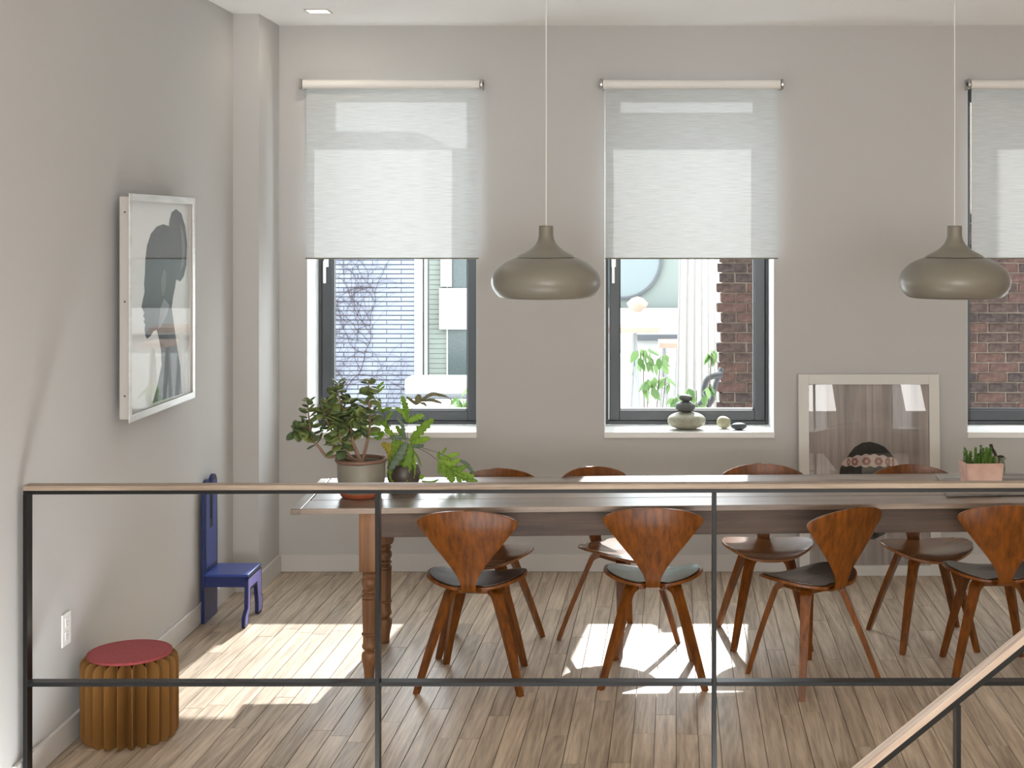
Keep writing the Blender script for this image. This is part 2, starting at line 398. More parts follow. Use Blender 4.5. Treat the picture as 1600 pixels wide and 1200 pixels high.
# floor: slab, with the boards laid on it where the photograph shows them
bm = bmesh.new()
add_box(bm, XL-0.15, 2.95, 4.87, YB+0.1, -0.25, -0.0125)
add_box(bm, 2.95, XR, 4.87, YB+0.1, -0.25, 0.0)
add_box(bm, 1.40, XR, 3.95, 4.87, -0.25, 0.0)
add_box(bm, XL, XR, YR, 3.95, -0.25, 0.0)
floor = struct(obj('floor', bm, M['floor']))
def clip(poly, x0, x1, y0, y1):
    def cut(pl, ins, inter):
        out = []
        for i in range(len(pl)):
            a, b = pl[i-1], pl[i]
            if ins(b):
                if not ins(a): out.append(inter(a, b))
                out.append(b)
            elif ins(a): out.append(inter(a, b))
        return out
    def ix(c): return lambda a, b: (c, a[1]+(b[1]-a[1])*(c-a[0])/(b[0]-a[0]))
    def iy(c): return lambda a, b: (a[0]+(b[0]-a[0])*(c-a[1])/(b[1]-a[1]), c)
    for ins, it in [(lambda p: p[0] >= x0, ix(x0)), (lambda p: p[0] <= x1, ix(x1)), (lambda p: p[1] >= y0, iy(y0)), (lambda p: p[1] <= y1, iy(y1))]:
        if len(poly) < 3: return []
        poly = cut(poly, ins, it)
    return poly
BW = 0.084; skew = 0.035
k = 0; x = XL-0.22
while x < 2.95:
    y = 4.87-random.uniform(0.0, 0.9)
    while y < YB:
        ln = random.uniform(0.55, 1.5)
        g = 0.0011
        q = [(x+g+skew*(yy-4.87), yy) for yy in (y+g, y+ln-g)]
        pl = [(q[0][0], q[0][1]), (q[0][0]+BW-2*g, q[0][1]), (q[1][0]+BW-2*g, q[1][1]), (q[1][0], q[1][1])]
        pl = clip(pl, XL, 2.95, 4.875, YB)
        if len(pl) >= 3:
            area_ = abs(sum(pl[i-1][0]*pl[i][1]-pl[i][0]*pl[i-1][1] for i in range(len(pl))))/2
            if area_ > 0.002:
                cx = sum(p[0] for p in pl)/len(pl); cy = sum(p[1] for p in pl)/len(pl)
                bm = bmesh.new(); dz = random.uniform(-0.0003, 0.0003)
                fa = math.atan(skew); rt = lambda p: ((p[0]-cx)*math.cos(fa)-(p[1]-cy)*math.sin(fa), (p[0]-cx)*math.sin(fa)+(p[1]-cy)*math.cos(fa))
                a = [bm.verts.new((*rt(p), 0)) for p in pl]; bb = [bm.verts.new((*rt(p), -0.012)) for p in pl]
                t = bm.faces.new(a); n = len(a)
                for i in range(n): bm.faces.new((a[i], a[(i+1) % n], bb[(i+1) % n], bb[i]))
                bmesh.ops.bevel(bm, geom=list(t.edges), offset=0.0009, segments=1, affect='EDGES')
                obj('floorboard', bm, M['floor'], floor, loc=(cx, cy, dz)).rotation_euler = (0, 0, -fa)
        y += ln
    x += BW
# baseboards
BH = 0.10
struct(box('baseboard_left', (XL, XL+0.016, 4.87, 7.615, 0.001, BH), M['trim'], bev=0.003))
bm = bmesh.new(); add_box(bm, XL+0.016, -1.985, 7.599, 7.615, 0.001, BH); add_box(bm, -1.985, -1.969, 7.599, YB-0.016, 0.001, BH)
struct(obj('baseboard_pier', bm, M['trim']))
struct(box('baseboard_back', (-1.985, XR, YB-0.016, YB, 0.001, BH), M['trim'], bev=0.003))

# windows
YF = YB+0.30     # frame face
def window(n, x0, x1):
    fr = bmesh.new()
    zt, zb = ZH, ZS
    # outer fixed frame
    o = 0.022
    add_box(fr, x0, x0+o, YF, YF+0.09, zb, zt, bev=0.003); add_box(fr, x1-o, x1, YF, YF+0.09, zb, zt, bev=0.003)
    add_box(fr, x0+o, x1-o, YF, YF+0.09, zb, zb+o, bev=0.003); add_box(fr, x0+o, x1-o, YF, YF+0.09, zt-o, zt, bev=0.003)
    w_ = struct(obj('window_%d' % n, fr, M['alu']))
    a, b, c, d = x0+o+0.003, x1-o-0.003, zb+o+0.003, zt-o-0.003; s = 0.062
    for nm, bx in (('sash_stile', (a, a+s, c, d)), ('sash_stile', (b-s, b, c, d)), ('sash_rail', (a+s, b-s, c, c+s)), ('sash_rail', (a+s, b-s, d-s, d))):
        box(nm, (bx[0], bx[1], YF-0.008, YF+0.07, bx[2], bx[3]), M['alu'], w_, bev=0.004)
    bm = bmesh.new()
    g0, g1, h0, h1 = a+s, b-s, c+s, d-s; t = 0.006
    for bx in ((g0, g0+t, h0, h1), (g1-t, g1, h0, h1), (g0+t, g1-t, h0, h0+t), (g0+t, g1-t, h1-t, h1)):
        add_box(bm, bx[0], bx[1], YF+0.004, YF+0.06, bx[2], bx[3])
    obj('gasket', bm, M['gasket'], w_)
    bm = bmesh.new()
    vs = [bm.verts.new(p) for p in ((g0+t, YF+0.05, h0+t), (g1-t, YF+0.05, h0+t), (g1-t, YF+0.05, h1-t), (g0+t, YF+0.05, h1-t))]
    bm.faces.new(vs); obj('pane', bm, M['glass'], w_)
    # handle on the left stile
    bm = bmesh.new(); hx = x0+0.052; 
    add_box(bm, hx-0.013, hx+0.013, YF-0.022, YF-0.008, 1.735, 1.83, bev=0.003)
    add_box(bm, hx-0.004, hx+0.008, YF-0.05, YF-0.022, 1.755, 1.775, bev=0.002)
    add_box(bm, hx-0.010, hx+0.006, YF-0.062, YF-0.048, 1.64, 1.775, bev=0.004)
    obj('handle', bm, M['white_pl'], w_)
    box('window_sill', (x0+0.0005, x1-0.0005, YB-0.018, YF, ZS-0.034, ZS), M['sill'], w_, bev=0.003)
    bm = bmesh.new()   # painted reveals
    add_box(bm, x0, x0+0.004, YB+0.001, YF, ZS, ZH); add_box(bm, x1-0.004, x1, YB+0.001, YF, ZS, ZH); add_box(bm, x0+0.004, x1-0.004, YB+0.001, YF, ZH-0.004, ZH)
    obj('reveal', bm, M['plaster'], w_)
for i, (a, b_) in enumerate(WIN): window(i+1, a, b_)

# roller shades
def shade(x0, x1, label):
    r = empty('roller_shade', (x0, 7.99, 2.782)); W = x1-x0
    bm = bmesh.new()
    add_lathe(bm, [(0.0265, 0), (0.0265, W)], n=24)
    bm.transform(Matrix.Rotation(PI/2, 4, 'Y'))
    obj('roller_tube', bm, M['fabwhite'], r, angle=40)
    for xx in (-0.017, W+0.003):
        bm = bmesh.new(); add_lathe(bm, [(0.026, 0), (0.030, 0.002), (0.030, 0.012), (0.026, 0.014)], n=20)
        bm.transform(Matrix.Translation((xx, 0, 0)) @ Matrix.Rotation(PI/2, 4, 'Y'))
        add_box(bm, xx+0.001, xx+0.013, 0.0, 0.07, -0.028, 0.028, bev=0.002)
        b = obj('bracket', bm, M['chrome'], r)
        add = bmesh.new(); add_lathe(add, [(0.012, 0), (0.012, 0.002)], n=12); add.transform(Matrix.Translation((xx-0.003 if xx < 0 else xx+0.014, 0, 0)) @ Matrix.Rotation(PI/2, 4, 'Y'))
        obj('end_pin', add, M['gasket'], b)
    zb = 1.795-2.782
    bm = bmesh.new(); n = 40
    a = [bm.verts.new((0.012+(W-0.024)*i/n, 0.0262+0.0003*math.sin(i*0.9), -0.0)) for i in range(n+1)]
    b = [bm.verts.new((0.012+(W-0.024)*i/n, 0.024+0.0008*math.sin(i*0.55+1), zb)) for i in range(n+1)]
    for i in range(n): bm.faces.new((a[i], a[i+1], b[i+1], b[i]))
    obj('shade_cloth', bm, M['fabric'], r, smooth=True)
    box('hem_bar', (0.010, W-0.010, 0.018, 0.030, zb-0.006, zb+0.002), M['hem'], r, bev=0.003)
    tag(r, label, 'window shade', 'white roller shades over the windows')
shade(-1.832, -0.828, 'white woven roller shade half drawn over the left window')
shade(-0.130, 0.876, 'white woven roller shade half drawn over the middle window with stacked stones')
shade(1.955, 2.960, 'white woven roller shade on the rightmost window, cut by the photo edge')

# recessed ceiling lights
lm = emit('downlight_glow', (1, 0.96, 0.85, 1), 1.3)
def downlight(x, y, label, e):
    r = empty('ceiling_light', (x, y, ZC)); s = 0.056
    bm = bmesh.new()
    for bx in ((-s-.008, s+.008, -s-.008, -s), (-s-.008, s+.008, s, s+.008), (-s-.008, -s, -s, s), (s, s+.008, -s, s)):
        add_box(bm, bx[0], bx[1], bx[2], bx[3], -0.004, -0.0005)
    obj('bezel', bm, M['chrome'], r)
    box('diffuser', (-s, s, -s, s, -0.003, -0.0008), lm, r)
    tag(r, label, 'ceiling light', 'recessed square ceiling lights')
    area('downlight_lamp', (x, y, ZC-0.012), (0, 0, 0), 0.1, 0.1, e, (1, 0.9, 0.76))
downlight(-1.643, 7.52, 'small square recessed ceiling light above the left window', 1.2)
for (x_, y_) in ((-1.2, 3.2), (1.6, 3.2), (4.2, 3.2), (-1.2, -0.5), (1.6, -0.5), (4.2, -0.5)):   # added out of frame for more room light, alike
    downlight(x_, y_, 'added unseen square ceiling light over the camera side of the room', 6)

# ---------------------------------------------------------------- table
TANG = math.radians(2.5)
tb = empty('dining_table', (-1.437, 6.04, 0), TANG)
tag(tb, 'long old farmhouse dining table with aged plank top and turned legs', 'table')
TL, TW = 3.75, 0.745
yy = 0.0
for wdt in (0.19, 0.185, 0.18, 0.19):
    box('top_plank', (random.uniform(-0.006, 0.006)+0.045, TL-0.045, yy+0.0008, yy+wdt-0.0008, 0.735, 0.76+random.uniform(-0.001, 0.0005)), M['oldwood'], tb, bev=0.0025)
    yy += wdt
for xa in (-0.002, TL-0.044):
    box('breadboard_end', (xa, xa+0.046, 0.0, TW, 0.733, 0.759), M['oldwood'], tb, bev=0.004)
box('apron', (0.36, 3.37, 0.052, 0.074, 0.622, 0.734), M['apron'], tb, bev=0.002)
box('apron', (0.36, 3.37, TW-0.106, TW-0.084, 0.622, 0.734), M['apron'], tb, bev=0.002)
box('apron', (0.335, 0.357, 0.125, TW-0.16, 0.622, 0.734), M['apron'], tb, bev=0.002)
box('apron', (3.373, 3.395, 0.125, TW-0.16, 0.622, 0.734), M['apron'], tb, bev=0.002)
lp = [(0.018, 0.0), (0.0195, 0.004), (0.0195, 0.02), (0.021, 0.04), (0.026, 0.07), (0.030, 0.092), (0.0305, 0.105), (0.027, 0.118), (0.019, 0.125),
      (0.020, 0.130), (0.027, 0.140), (0.0285, 0.147), (0.027, 0.155), (0.025, 0.162), (0.0245, 0.185), (0.025, 0.196), (0.030, 0.200), (0.030, 0.206),
      (0.025, 0.210), (0.0265, 0.28), (0.0275, 0.345), (0.028, 0.360), (0.024, 0.3625), (0.029, 0.366), (0.029, 0.374), (0.023, 0.380), (0.021, 0.386), (0.028, 0.392), (0.028, 0.398),
      (0.021, 0.404), (0.024, 0.412), (0.029, 0.425), (0.0295, 0.436), (0.026, 0.448), (0.021, 0.455), (0.026, 0.462), (0.027, 0.470), (0.022, 0.478), (0.030, 0.487), (0.030, 0.49)]
def tleg(x, y, cut=False):
    bm = bmesh.new()
    add_lathe(bm, [(r*1.12, z*0.968) for r, z in lp], (x, y, 0), 28)
    add_box(bm, x-0.039, x+0.039, y-0.039, y+0.039, 0.474, 0.7345, bev=0.003)
    obj('leg', bm, M['legwood'], tb, angle=35)
for x_ in (0.322, 3.43):
    for y_ in (0.086, TW-0.122): tleg(x_, y_)

# aged board under the planter
bm = bmesh.new()
pts = [Vector((1.435, 6.30, 0.7615)), Vector((2.02, 6.36, 0.7615)), Vector((2.05, 6.84, 0.7615)), Vector((1.497, 6.80, 0.7615))]
add_poly_prism(bm, pts, Vector((0, 0, 0.013)))
bmesh.ops.bevel(bm, geom=list(bm.edges), offset=0.002, segments=1, affect='EDGES')
o = obj('serving_board', bm, wood('board_wood', srgb(150, 146, 140), srgb(96, 92, 88), 'X', 0.9, 0.25, ring=0.3, bump=0.1))
tag(o, 'flat grey wooden board lying on the table under the pink planter', 'board')

# ---------------------------------------------------------------- chairs
def seat_pt(u, ang, k=1.0, dz=0.0):
    """u radius 0..1, ang"""
    c, s = math.cos(ang), math.sin(ang)
    n = 2.5
    r = (abs(c)**n+abs(s)**n)**(-1/n)
    hx, hy = 0.216, 0.192
    x = hx*c*r*u*k; y = 0.004+hy*s*r*u*k
    if y > 0: x *= (1-0.10*(y/hy)**2)
    else: x *= (1-0.22*(y/hy)**2)
    # slot behind the neck
    if y < -0.10 and abs(x) < 0.055: y += (0.030*(1-(abs(x)/0.055)**2))*min(1, (-0.10-y)/0.06)
    z = 0.438+0.034*(abs(x)/hx)**2.2
    z += -0.016*max(0, (y-0.09)/0.10)**2
    z += 0.006*max(0, (-y)/0.19)
    return Vector((x, y, z+dz))
def make_chair(pad):
    c = empty('dining_chair')
    def seat_bm(k=1.0, dz=0.0):
        bm = bmesh.new(); NR, NA = 12, 64
        cv = bm.verts.new(seat_pt(0, 0, k, dz)); prev = None
        for i in range(1, NR+1):
            ring = [bm.verts.new(seat_pt(math.sin(i/NR*PI/2), 2*PI*j/NA, k, dz)) for j in range(NA)]
            for j in range(NA):
                if prev is None: bm.faces.new((cv, ring[j], ring[(j+1) % NA]))
                else: bm.faces.new((prev[j], ring[j], ring[(j+1) % NA], prev[(j+1) % NA]))
            prev = ring
        return bm
    s = obj('seat', seat_bm(), M['walnut_seat'] if not pad else M['walnut'], c, smooth=True)
    m = s.modifiers.new('thick', 'SOLIDIFY'); m.thickness = 0.013; m.offset = -1
    bv = s.modifiers.new('bevel', 'BEVEL'); bv.width = 0.003; bv.segments = 2; bv.limit_method = 'ANGLE'
    if pad:
        p = obj('seat_pad', seat_bm(0.935, 0.006), M['leather'], s, smooth=True)
        m = p.modifiers.new('thick', 'SOLIDIFY'); m.thickness = 0.005; m.offset = -1
        bv = p.modifiers.new('bevel', 'BEVEL'); bv.width = 0.002; bv.segments = 2; bv.limit_method = 'ANGLE'
    # back: one bent sheet, fan-shaped above a narrow neck that curls under the seat
    rows = [(-0.286, .790, .004), (-0.2855, .7885, .045), (-0.285, .785, .082), (-0.284, .780, .115), (-0.283, .772, .148), (-0.281, .762, .176), (-0.279, .751, .197),
            (-0.277, .741, .208), (-0.275, .732, .2115), (-0.273, .722, .209), (-0.27, .71, .201), (-0.264, .69, .186), (-0.254, .66, .163), (-0.243, .625, .136), (-0.231, .585, .104),
            (-0.222, .55, .077), (-0.214, .52, .057), (-0.209, .495, .043), (-0.206, .475, .035), (-0.203, .455, .031), (-0.196, .438, .030), (-0.182, .428, .031),
            (-0.16, .4235, .034), (-0.13, .4215, .042), (-0.10, .421, .05)]
    bm = bmesh.new(); NU = 16; prev = None
    for (y, z, hw) in rows:
        ring = []
        for j in range(NU+1):
            u = j/NU*2-1; xx = hw*u
            ring.append(bm.verts.new((xx, y+1.15*xx*xx, z-(0.05*xx*xx if z > .6 else 0))))
        if prev:
            for j in range(NU): bm.faces.new((prev[j], prev[j+1], ring[j+1], ring[j]))
        prev = ring
    b = obj('backrest', bm, M['walnut'], c, smooth=True)
    m = b.modifiers.new('thick', 'SOLIDIFY'); m.thickness = 0.009; m.offset = 0
    bv = b.modifiers.new('bevel', 'BEVEL'); bv.width = 0.002; bv.segments = 2; bv.limit_method = 'ANGLE'
    # hub
    bm = bmesh.new(); add_box(bm, -0.09, 0.09, -0.09, 0.09, 0.396, 0.4185, bev=0.006)
    obj('seat_block', bm, M['walnut'], c)
    def leg(sx, fy):
        foot = Vector((0.178*sx, 0.205, 0)) if fy > 0 else Vector((0.222*sx, -0.205, 0))
        h = Vector((foot.x, foot.y, 0)).normalized()
        top = Vector((h.x*0.04, h.y*0.04, 0.412)); a = Vector((h.x*0.095, h.y*0.095, 0.4135)); kn = Vector((h.x*0.135, h.y*0.135, 0.398))
        k2 = Vector((h.x*0.155, h.y*0.155, 0.362)); mid = foot.lerp(k2, 0.5)+h*0.004
        path = smooth_path([top, a, kn, k2, mid, foot], 6)
        side = Vector((-h.y, h.x, 0))
        bm = bmesh.new(); rings = []; n = len(path)
        for i, p in enumerate(path):
            t = (path[min(i+1, n-1)]-path[max(i-1, 0)]).normalized()
            if i == n-1: pass
            nr = side.cross(t).normalized(); f = i/(n-1)
            wd = (0.024 if f < .5 else 0.024-(f-.5)*0.024)*1.0; th = 0.0145-0.004*f
            if f < .2: wd = 0.019+.025*f
            q = []
            for (aa, bb) in ((-1, -1), (1, -1), (1, 1), (-1, 1)):
                co = p+side*wd*aa+nr*th*bb
                if i == n-1: co.z = 0.0
                q.append(bm.verts.new(co))
            rings.append(q)
        for r1, r2 in zip(rings, rings[1:]):
            for j in range(4): bm.faces.new((r1[j], r1[(j+1) % 4], r2[(j+1) % 4], r2[j]))
        bm.faces.new(rings[0]); bm.faces.new(rings[-1])
        o = obj('leg', bm, M['walnut'], c, angle=40)
        bv = o.modifiers.new('bevel', 'BEVEL'); bv.width = 0.003; bv.segments = 2; bv.limit_method = 'ANGLE'
    for sx in (-1, 1):
        for fy in (-1, 1): leg(sx, fy)
    return c
ch_pad = make_chair(True); ch_plain = make_chair(False)
chairs = [  # x, y, rot, pad, label
 (-0.648, 6.125, -4.3, 1, 'walnut chair with dark leather seat, leftmost on the railing side of the table'),
 (0.120, 6.190, -1.5, 1, 'second walnut chair from the left on the railing side, shiny dark leather seat in sunlight'),
 (0.800, 6.140, 34, 1, 'walnut chair with dark leather seat turned diagonally out from the railing side of the table'),
 (1.630, 6.250, 0, 1, 'walnut chair with dark leather seat at the right photo edge behind the sloping handrail'),
 (-0.650, 6.600, 172, 0, 'plain walnut chair on the window side, leftmost, behind the potted fern'),
 (-0.020, 6.705, 219.5, 0, 'plain walnut chair on the window side turned askew with sunlit seat'),
 (0.678, 6.740, 180, 0, 'plain walnut chair square to the table, window side, left of the leaning picture'),
 (1.430, 6.710, 186, 0, 'plain walnut chair on the window side in front of the leaning framed picture'),
]
used = set()
for (x, y, r, pad, lab) in chairs:
    proto = ch_pad if pad else ch_plain
    c = proto if pad not in used else copy_tree(proto)
    used.add(pad)
    c.location = (x, y, 0.0005); c.rotation_euler = (0, 0, math.radians(r))
    tag(c, lab, 'chair', 'walnut chairs around the dining table')

# ---------------------------------------------------------------- pendants
def pendant():
    r = empty('pendant_lamp')
    K = 0.000412
    pr = [(74, 1015), (80, 1022)]
    outer = [(0, 232), (70, 232), (78, 236), (81, 246), (81, 330), (86, 370), (98, 405), (120, 440), (155, 475), (195, 505), (245, 532), (300, 560), (325, 581)]
    bm = bmesh.new(); add_lathe(bm, [(a*K, (1028-b)*K) for a, b in outer], n=56)
    obj('lamp_neck', bm, M['pendant'], r, angle=50)
    bowl = [(322, 586), (330, 586), (372, 600), (430, 622), (480, 650), (530, 690), (572, 740), (596, 790), (604, 840), (600, 885), (585, 930), (560, 970), (530, 1003), (505, 1020), (470, 1028), (462, 1022), (500, 1008), (548, 965), (582, 900), (592, 840), (580, 780), (540, 715), (480, 664), (400, 620), (322, 594)]
    bm = bmesh.new(); add_lathe(bm, [(a*K, (1028-b)*K) for a, b in bowl], n=72, cap=False)
    obj('lamp_shade', bm, M['pendant'], r, angle=50)
    bm = bmesh.new(); add_lathe(bm, [(0.0, 0.17), (0.02, 0.168), (0.02, 0.135), (0.035, 0.11), (0.04, 0.085), (0.03, 0.06), (0.0, 0.05)], n=20, cap=False)
    obj('bulb', bm, M['white_pl'], r, smooth=True)
    bm = bmesh.new(); add_tube(bm, [(0, 0, 0.325), (0.0008, 0, 0.9), (0, 0, ZC-1.65-0.02)], 0.0022, n=8)
    obj('cord', bm, M['cord'], r)
    bm = bmesh.new(); add_lathe(bm, [(0.045, ZC-1.65-0.025), (0.05, ZC-1.65-0.02), (0.05, ZC-1.65-0.001)], n=28)
    obj('ceiling_rose', bm, M['pendant'], r)
    return r
p1 = pendant(); p2 = copy_tree(p1)
p1.location = (-0.363, 6.4, 1.648); p2.location = (1.494, 6.4, 1.648)
tag(p1, 'onion-shaped taupe pendant lamp hanging between the left and middle windows', 'lamp', 'taupe pendant lamps over the table')
tag(p2, 'onion-shaped taupe pendant lamp hanging at the right, overlapping the third window', 'lamp', 'taupe pendant lamps over the table')

# ---------------------------------------------------------------- railing
S = 449.0; YRL = F/S
rl = empty('stair_railing', (-2.1, YRL, 0)); tag(rl, 'level black steel railing with wooden handrail along the floor opening', 'railing')
def railbox(name, x0, x1, y0, y1, z0, z1, m, tilt=0.0, bev=0.001, parent=rl, org=(-2.1, YRL, 0)):
    bm = bmesh.new(); vs = add_box(bm, x0, x1, y0, y1, z0, z1, bev=bev)
    for v in bm.verts: v.co.z += (v.co.x-org[0])*tilt; v.co -= Vector(org)
    return obj(name, bm, m, parent)
zt = H-(759-VY)/S
railbox('handrail', -2.098, 1.52, YRL-0.001, YRL+0.049, zt-0.0175, zt, M['railwood'], 0.0027, 0.0012)
railbox('top_bar', -2.098, 1.50, YRL, YRL+0.046, zt-0.031, zt-0.0178, M['steel'], 0.0027)
zb = H-(1067-VY)/S
POSTS = (-2.0915, -0.866, 0.308, 1.482)
for pa, pb in zip(POSTS, POSTS[1:]):
    railbox('bottom_bar', pa+0.0078, pb-0.0078, YRL, YRL+0.046, zb-0.014, zb, M['steel'], 0.0010)
for pxx in POSTS:
    railbox('post', pxx-0.0075, pxx+0.0075, YRL+0.0005, YRL+0.0455, 0.0062, zt-0.0312+(pxx+2.1)*0.0027, M['steel'])
    railbox('base_plate', max(pxx-0.03, XL+0.018), pxx+0.03, YRL-0.012, YRL+0.055, 0.0006, 0.006, M['steel'])
# sloping handrail of the stair
YS = 4.1; sS = F/YS
A = P(1347, 1200, YS); B = P(1600, 994.7, YS)
dv = (B-A).normalized()
nv = Vector((-dv.z, 0, dv.x))
A2 = A-dv*1.5; B2 = A+dv*0.86
hr = empty('sloping_handrail', (A2.x, YS, 0)); tag(hr, 'wooden stair handrail on a black steel bar sloping down at the lower right', 'handrail')
def slab(name, o0, o1, m, y0, y1, ext=0):
    bm = bmesh.new(); pts = [A2+nv*o0, B2+nv*o0, B2+nv*o1, A2+nv*o1]
    pts = [Vector((p.x-A2.x, y0, p.z)) for p in pts]
    add_poly_prism(bm, pts, Vector((0, y1-y0, 0)))
    bmesh.ops.bevel(bm, geom=list(bm.edges), offset=0.0012, segments=1, affect='EDGES')
    o = obj(name, bm, m, hr); return o
# grain must follow the slope: the board is modelled flat and turned
ang = math.atan2(dv.z, dv.x); Ln = (B2-A2).length
o = box('handrail_wood', (0, Ln, 0, 0.052, -0.019, 0), wood('stair_oak', srgb(222, 206, 190), srgb(176, 152, 134), 'X', 1.6, 0.5, ring=0.3, bump=0.1), hr, bev=0.0015)
o.location = (0, 0, A2.z); o.rotation_euler = (0, -ang, 0)
o = box('steel_bar', (0, Ln, 0.002, 0.050, -0.0355, -0.0193), M['steel'], hr, bev=0.001)
o.location = (0, 0, A2.z); o.rotation_euler = (0, -ang, 0)
st = empty('staircase', (1.38, WELL[2]+0.02, 0)); tag(st, 'pale oak staircase descending to the left below the railing', 'staircase')
for k_ in range(1, 13):
    x1 = 1.38-0.235*(k_-1); z1 = -0.19*k_
    box('tread', (-0.235*k_-0.02, -0.235*(k_-1), 0.0, 0.88, z1-0.035, z1), M['railwood'], st, bev=0.003)
    box('riser', (-0.235*(k_-1)-0.015, -0.235*(k_-1)-0.001, 0.0, 0.88, z1+0.0005, z1+0.154), M['trim'], st)
for px_, zf in ((0.97, -0.38), (-0.25, -1.33)):
    f = (px_-A2.x)/dv.x; zz = A2.z+dv.z*f-0.0355/dv.x
    bm = bmesh.new(); add_box(bm, px_-0.0065-A2.x, px_+0.0065-A2.x, 0.002, 0.05, zf+0.0005, zz-0.004, bev=0.0008)
    obj('post', bm, M['steel'], hr)

# ---------------------------------------------------------------- cardboard stool
stl = empty('stool', (-1.917, 5.44, 0), 0.1)
tag(stl, 'round pleated cardboard stool with a red felt top beside the left wall', 'stool')
NF = 22; Ro, Ri, HS = 0.181, 0.118, 0.318
def panel_mesh():
    # flat sheet from the inner fold to the outer edge, outer corners rounded
    a1 = PI/NF; dx = Vector((Ro*math.cos(a1)-Ri, Ro*math.sin(a1), 0)); L_ = dx.length
    bm = bmesh.new(); r = 0.030; pts = [(0, 0.004)]
    for i in range(9):
        t = -PI/2+PI/2*i/8; pts.append((L_-r+r*math.cos(t), 0.0005+r+r*math.sin(t)))
    for i in range(9):
        t = PI/2*i/8; pts.append((L_-r+r*math.cos(t), HS-r+r*math.sin(t)))
    pts.append((0, HS-0.004))
    add_poly_prism(bm, [Vector((x, -0.0012, z)) for x, z in pts], Vector((0, 0.0024, 0)))
    return bm, math.atan2(dx.y, dx.x)
bm, pa = panel_mesh()
p0 = obj('pleat', bm, M['card'], stl)
bm2 = bmesh.new(); first = True
for i in range(NF):
    for sgn in (-1, 1):
        if first: q = p0; first = False
        else: q = bpy.data.objects.new('pleat', p0.data); COL.objects.link(q); q.parent = stl
        th = 2*PI*i/NF
        q.location = (Ri*math.cos(th), Ri*math.sin(th), 0); q.rotation_euler = (0, 0, th+sgn*pa)
bm = bmesh.new(); add_lathe(bm, [(0.155, HS+0.001), (0.158, HS+0.003), (0.158, HS+0.010), (0.155, HS+0.0125), (0.148, HS+0.0125), (0.1465, HS+0.0113), (0.145, HS+0.0125), (0.0, HS+0.0125)], n=64)
obj('felt_top', bm, M['felt'], stl)
bm = bmesh.new(); add_lathe(bm, [(0.11, 0.004), (0.11, HS)], n=32); obj('core', bm, M['carde'], stl, angle=40)

# ---------------------------------------------------------------- small blue chair (plain stand-in of the same size and colours)
bc = empty('child_chair', (-2.10, 7.09, 0)); tag(bc, 'small blue wooden chair with tall slotted back against the left wall', 'chair')
def arch(cx, w, h0, h1, n=12):
    return [(cx+w*math.cos(PI*i/n), h1-w+w*math.sin(PI*i/n)) for i in range(n+1)]
def back_outline(inset=0.0):
    i_ = inset
    pts = [(-0.11+i_, 0.0+i_), (0.11-i_, 0.0+i_), (0.115-i_, 0.40)]
    pts += [(0.052+(0.055-i_)*math.cos(PI*k/10), 0.665+(0.055-i_)*math.sin(PI*k/10)) for k in range(11)]
    pts += [(0.0-i_*0.4+i_*0.4, 0.52-i_)] if False else [(0.004+i_*0, 0.665), (0.004, 0.50-i_), (-0.010, 0.50-i_), (-0.010, 0.665)]
    pts += [(-0.06+(0.05-i_)*math.cos(PI*k/10), 0.66+(0.05-i_)*math.sin(PI*k/10)) for k in range(11)]
    pts += [(-0.115+i_, 0.40)]
    return pts
bm = bmesh.new(); add_poly_prism(bm, [Vector((0, y, z)) for y, z in back_outline()], Vector((0.015, 0, 0)))
bk = obj('back_panel', bm, M['navy'], bc, loc=(-0.004, 0, 0.0005))
bm = bmesh.new(); add_poly_prism(bm, [Vector((0.0152, y, z)) for y, z in [(max(-0.1, min(0.1, y)) if z < 0.3 else y, max(z, 0.262)) for y, z in back_outline(0.008)]], Vector((0.0012, 0, 0)))
obj('painted_border', bm, M['blk'], bk)
def inner_outline():
    pts = [(-0.088, 0.27), (0.088, 0.27), (0.092, 0.40)]
    pts += [(0.052+0.030*math.cos(PI*k/8), 0.665+0.030*math.sin(PI*k/8)) for k in range(9)]
    pts += [(0.022, 0.46), (-0.03, 0.46)]
    pts += [(-0.06+0.026*math.cos(PI*k/8), 0.66+0.026*math.sin(PI*k/8)) for k in range(9)]
    pts += [(-0.092, 0.40)]
    return pts
bm = bmesh.new(); add_poly_prism(bm, [Vector((0.0166, y, z)) for y, z in inner_outline()], Vector((0.001, 0, 0)))
obj('painted_field', bm, M['blue'], bk)
box('seat', (0.013, 0.232, -0.125, 0.125, 0.238, 0.2505), M['blue'], bc, bev=0.003)
for yy in (-0.112, 0.098): box('seat_side', (0.013, 0.215, yy, yy+0.014, 0.185, 0.2375), M['navy'], bc, bev=0.001)
def legs_outline(i_=0.0):
    return [(-0.19+i_, 0.012+i_), (-0.18+i_, 0.0+i_), (-0.14, 0.0+i_), (-0.115-i_, 0.02+i_), (-0.115-i_, 0.05), (-0.085-i_, 0.075), (-0.078-i_, 0.165+i_), (0.03+i_, 0.165+i_), (0.06+i_, 0.06), (0.06+i_, 0.012+i_), (0.075, 0.0+i_), (0.13, 0.0+i_), (0.15-i_, 0.02+i_), (0.155-i_, 0.06), (0.145-i_, 0.085-i_*0.4), (0.125-i_, 0.095), (0.13-i_, 0.22), (0.105, 0.237-i_), (-0.115, 0.237-i_), (-0.135+i_, 0.22), (-0.14+i_, 0.085), (-0.18+i_, 0.06), (-0.19+i_, 0.045)]
bm = bmesh.new(); add_poly_prism(bm, [Vector((0.216, y, z)) for y, z in legs_outline()], Vector((0.015, 0, 0)))
lg = obj('leg_panel', bm, M['navy'], bc, loc=(0, 0, 0.0005))
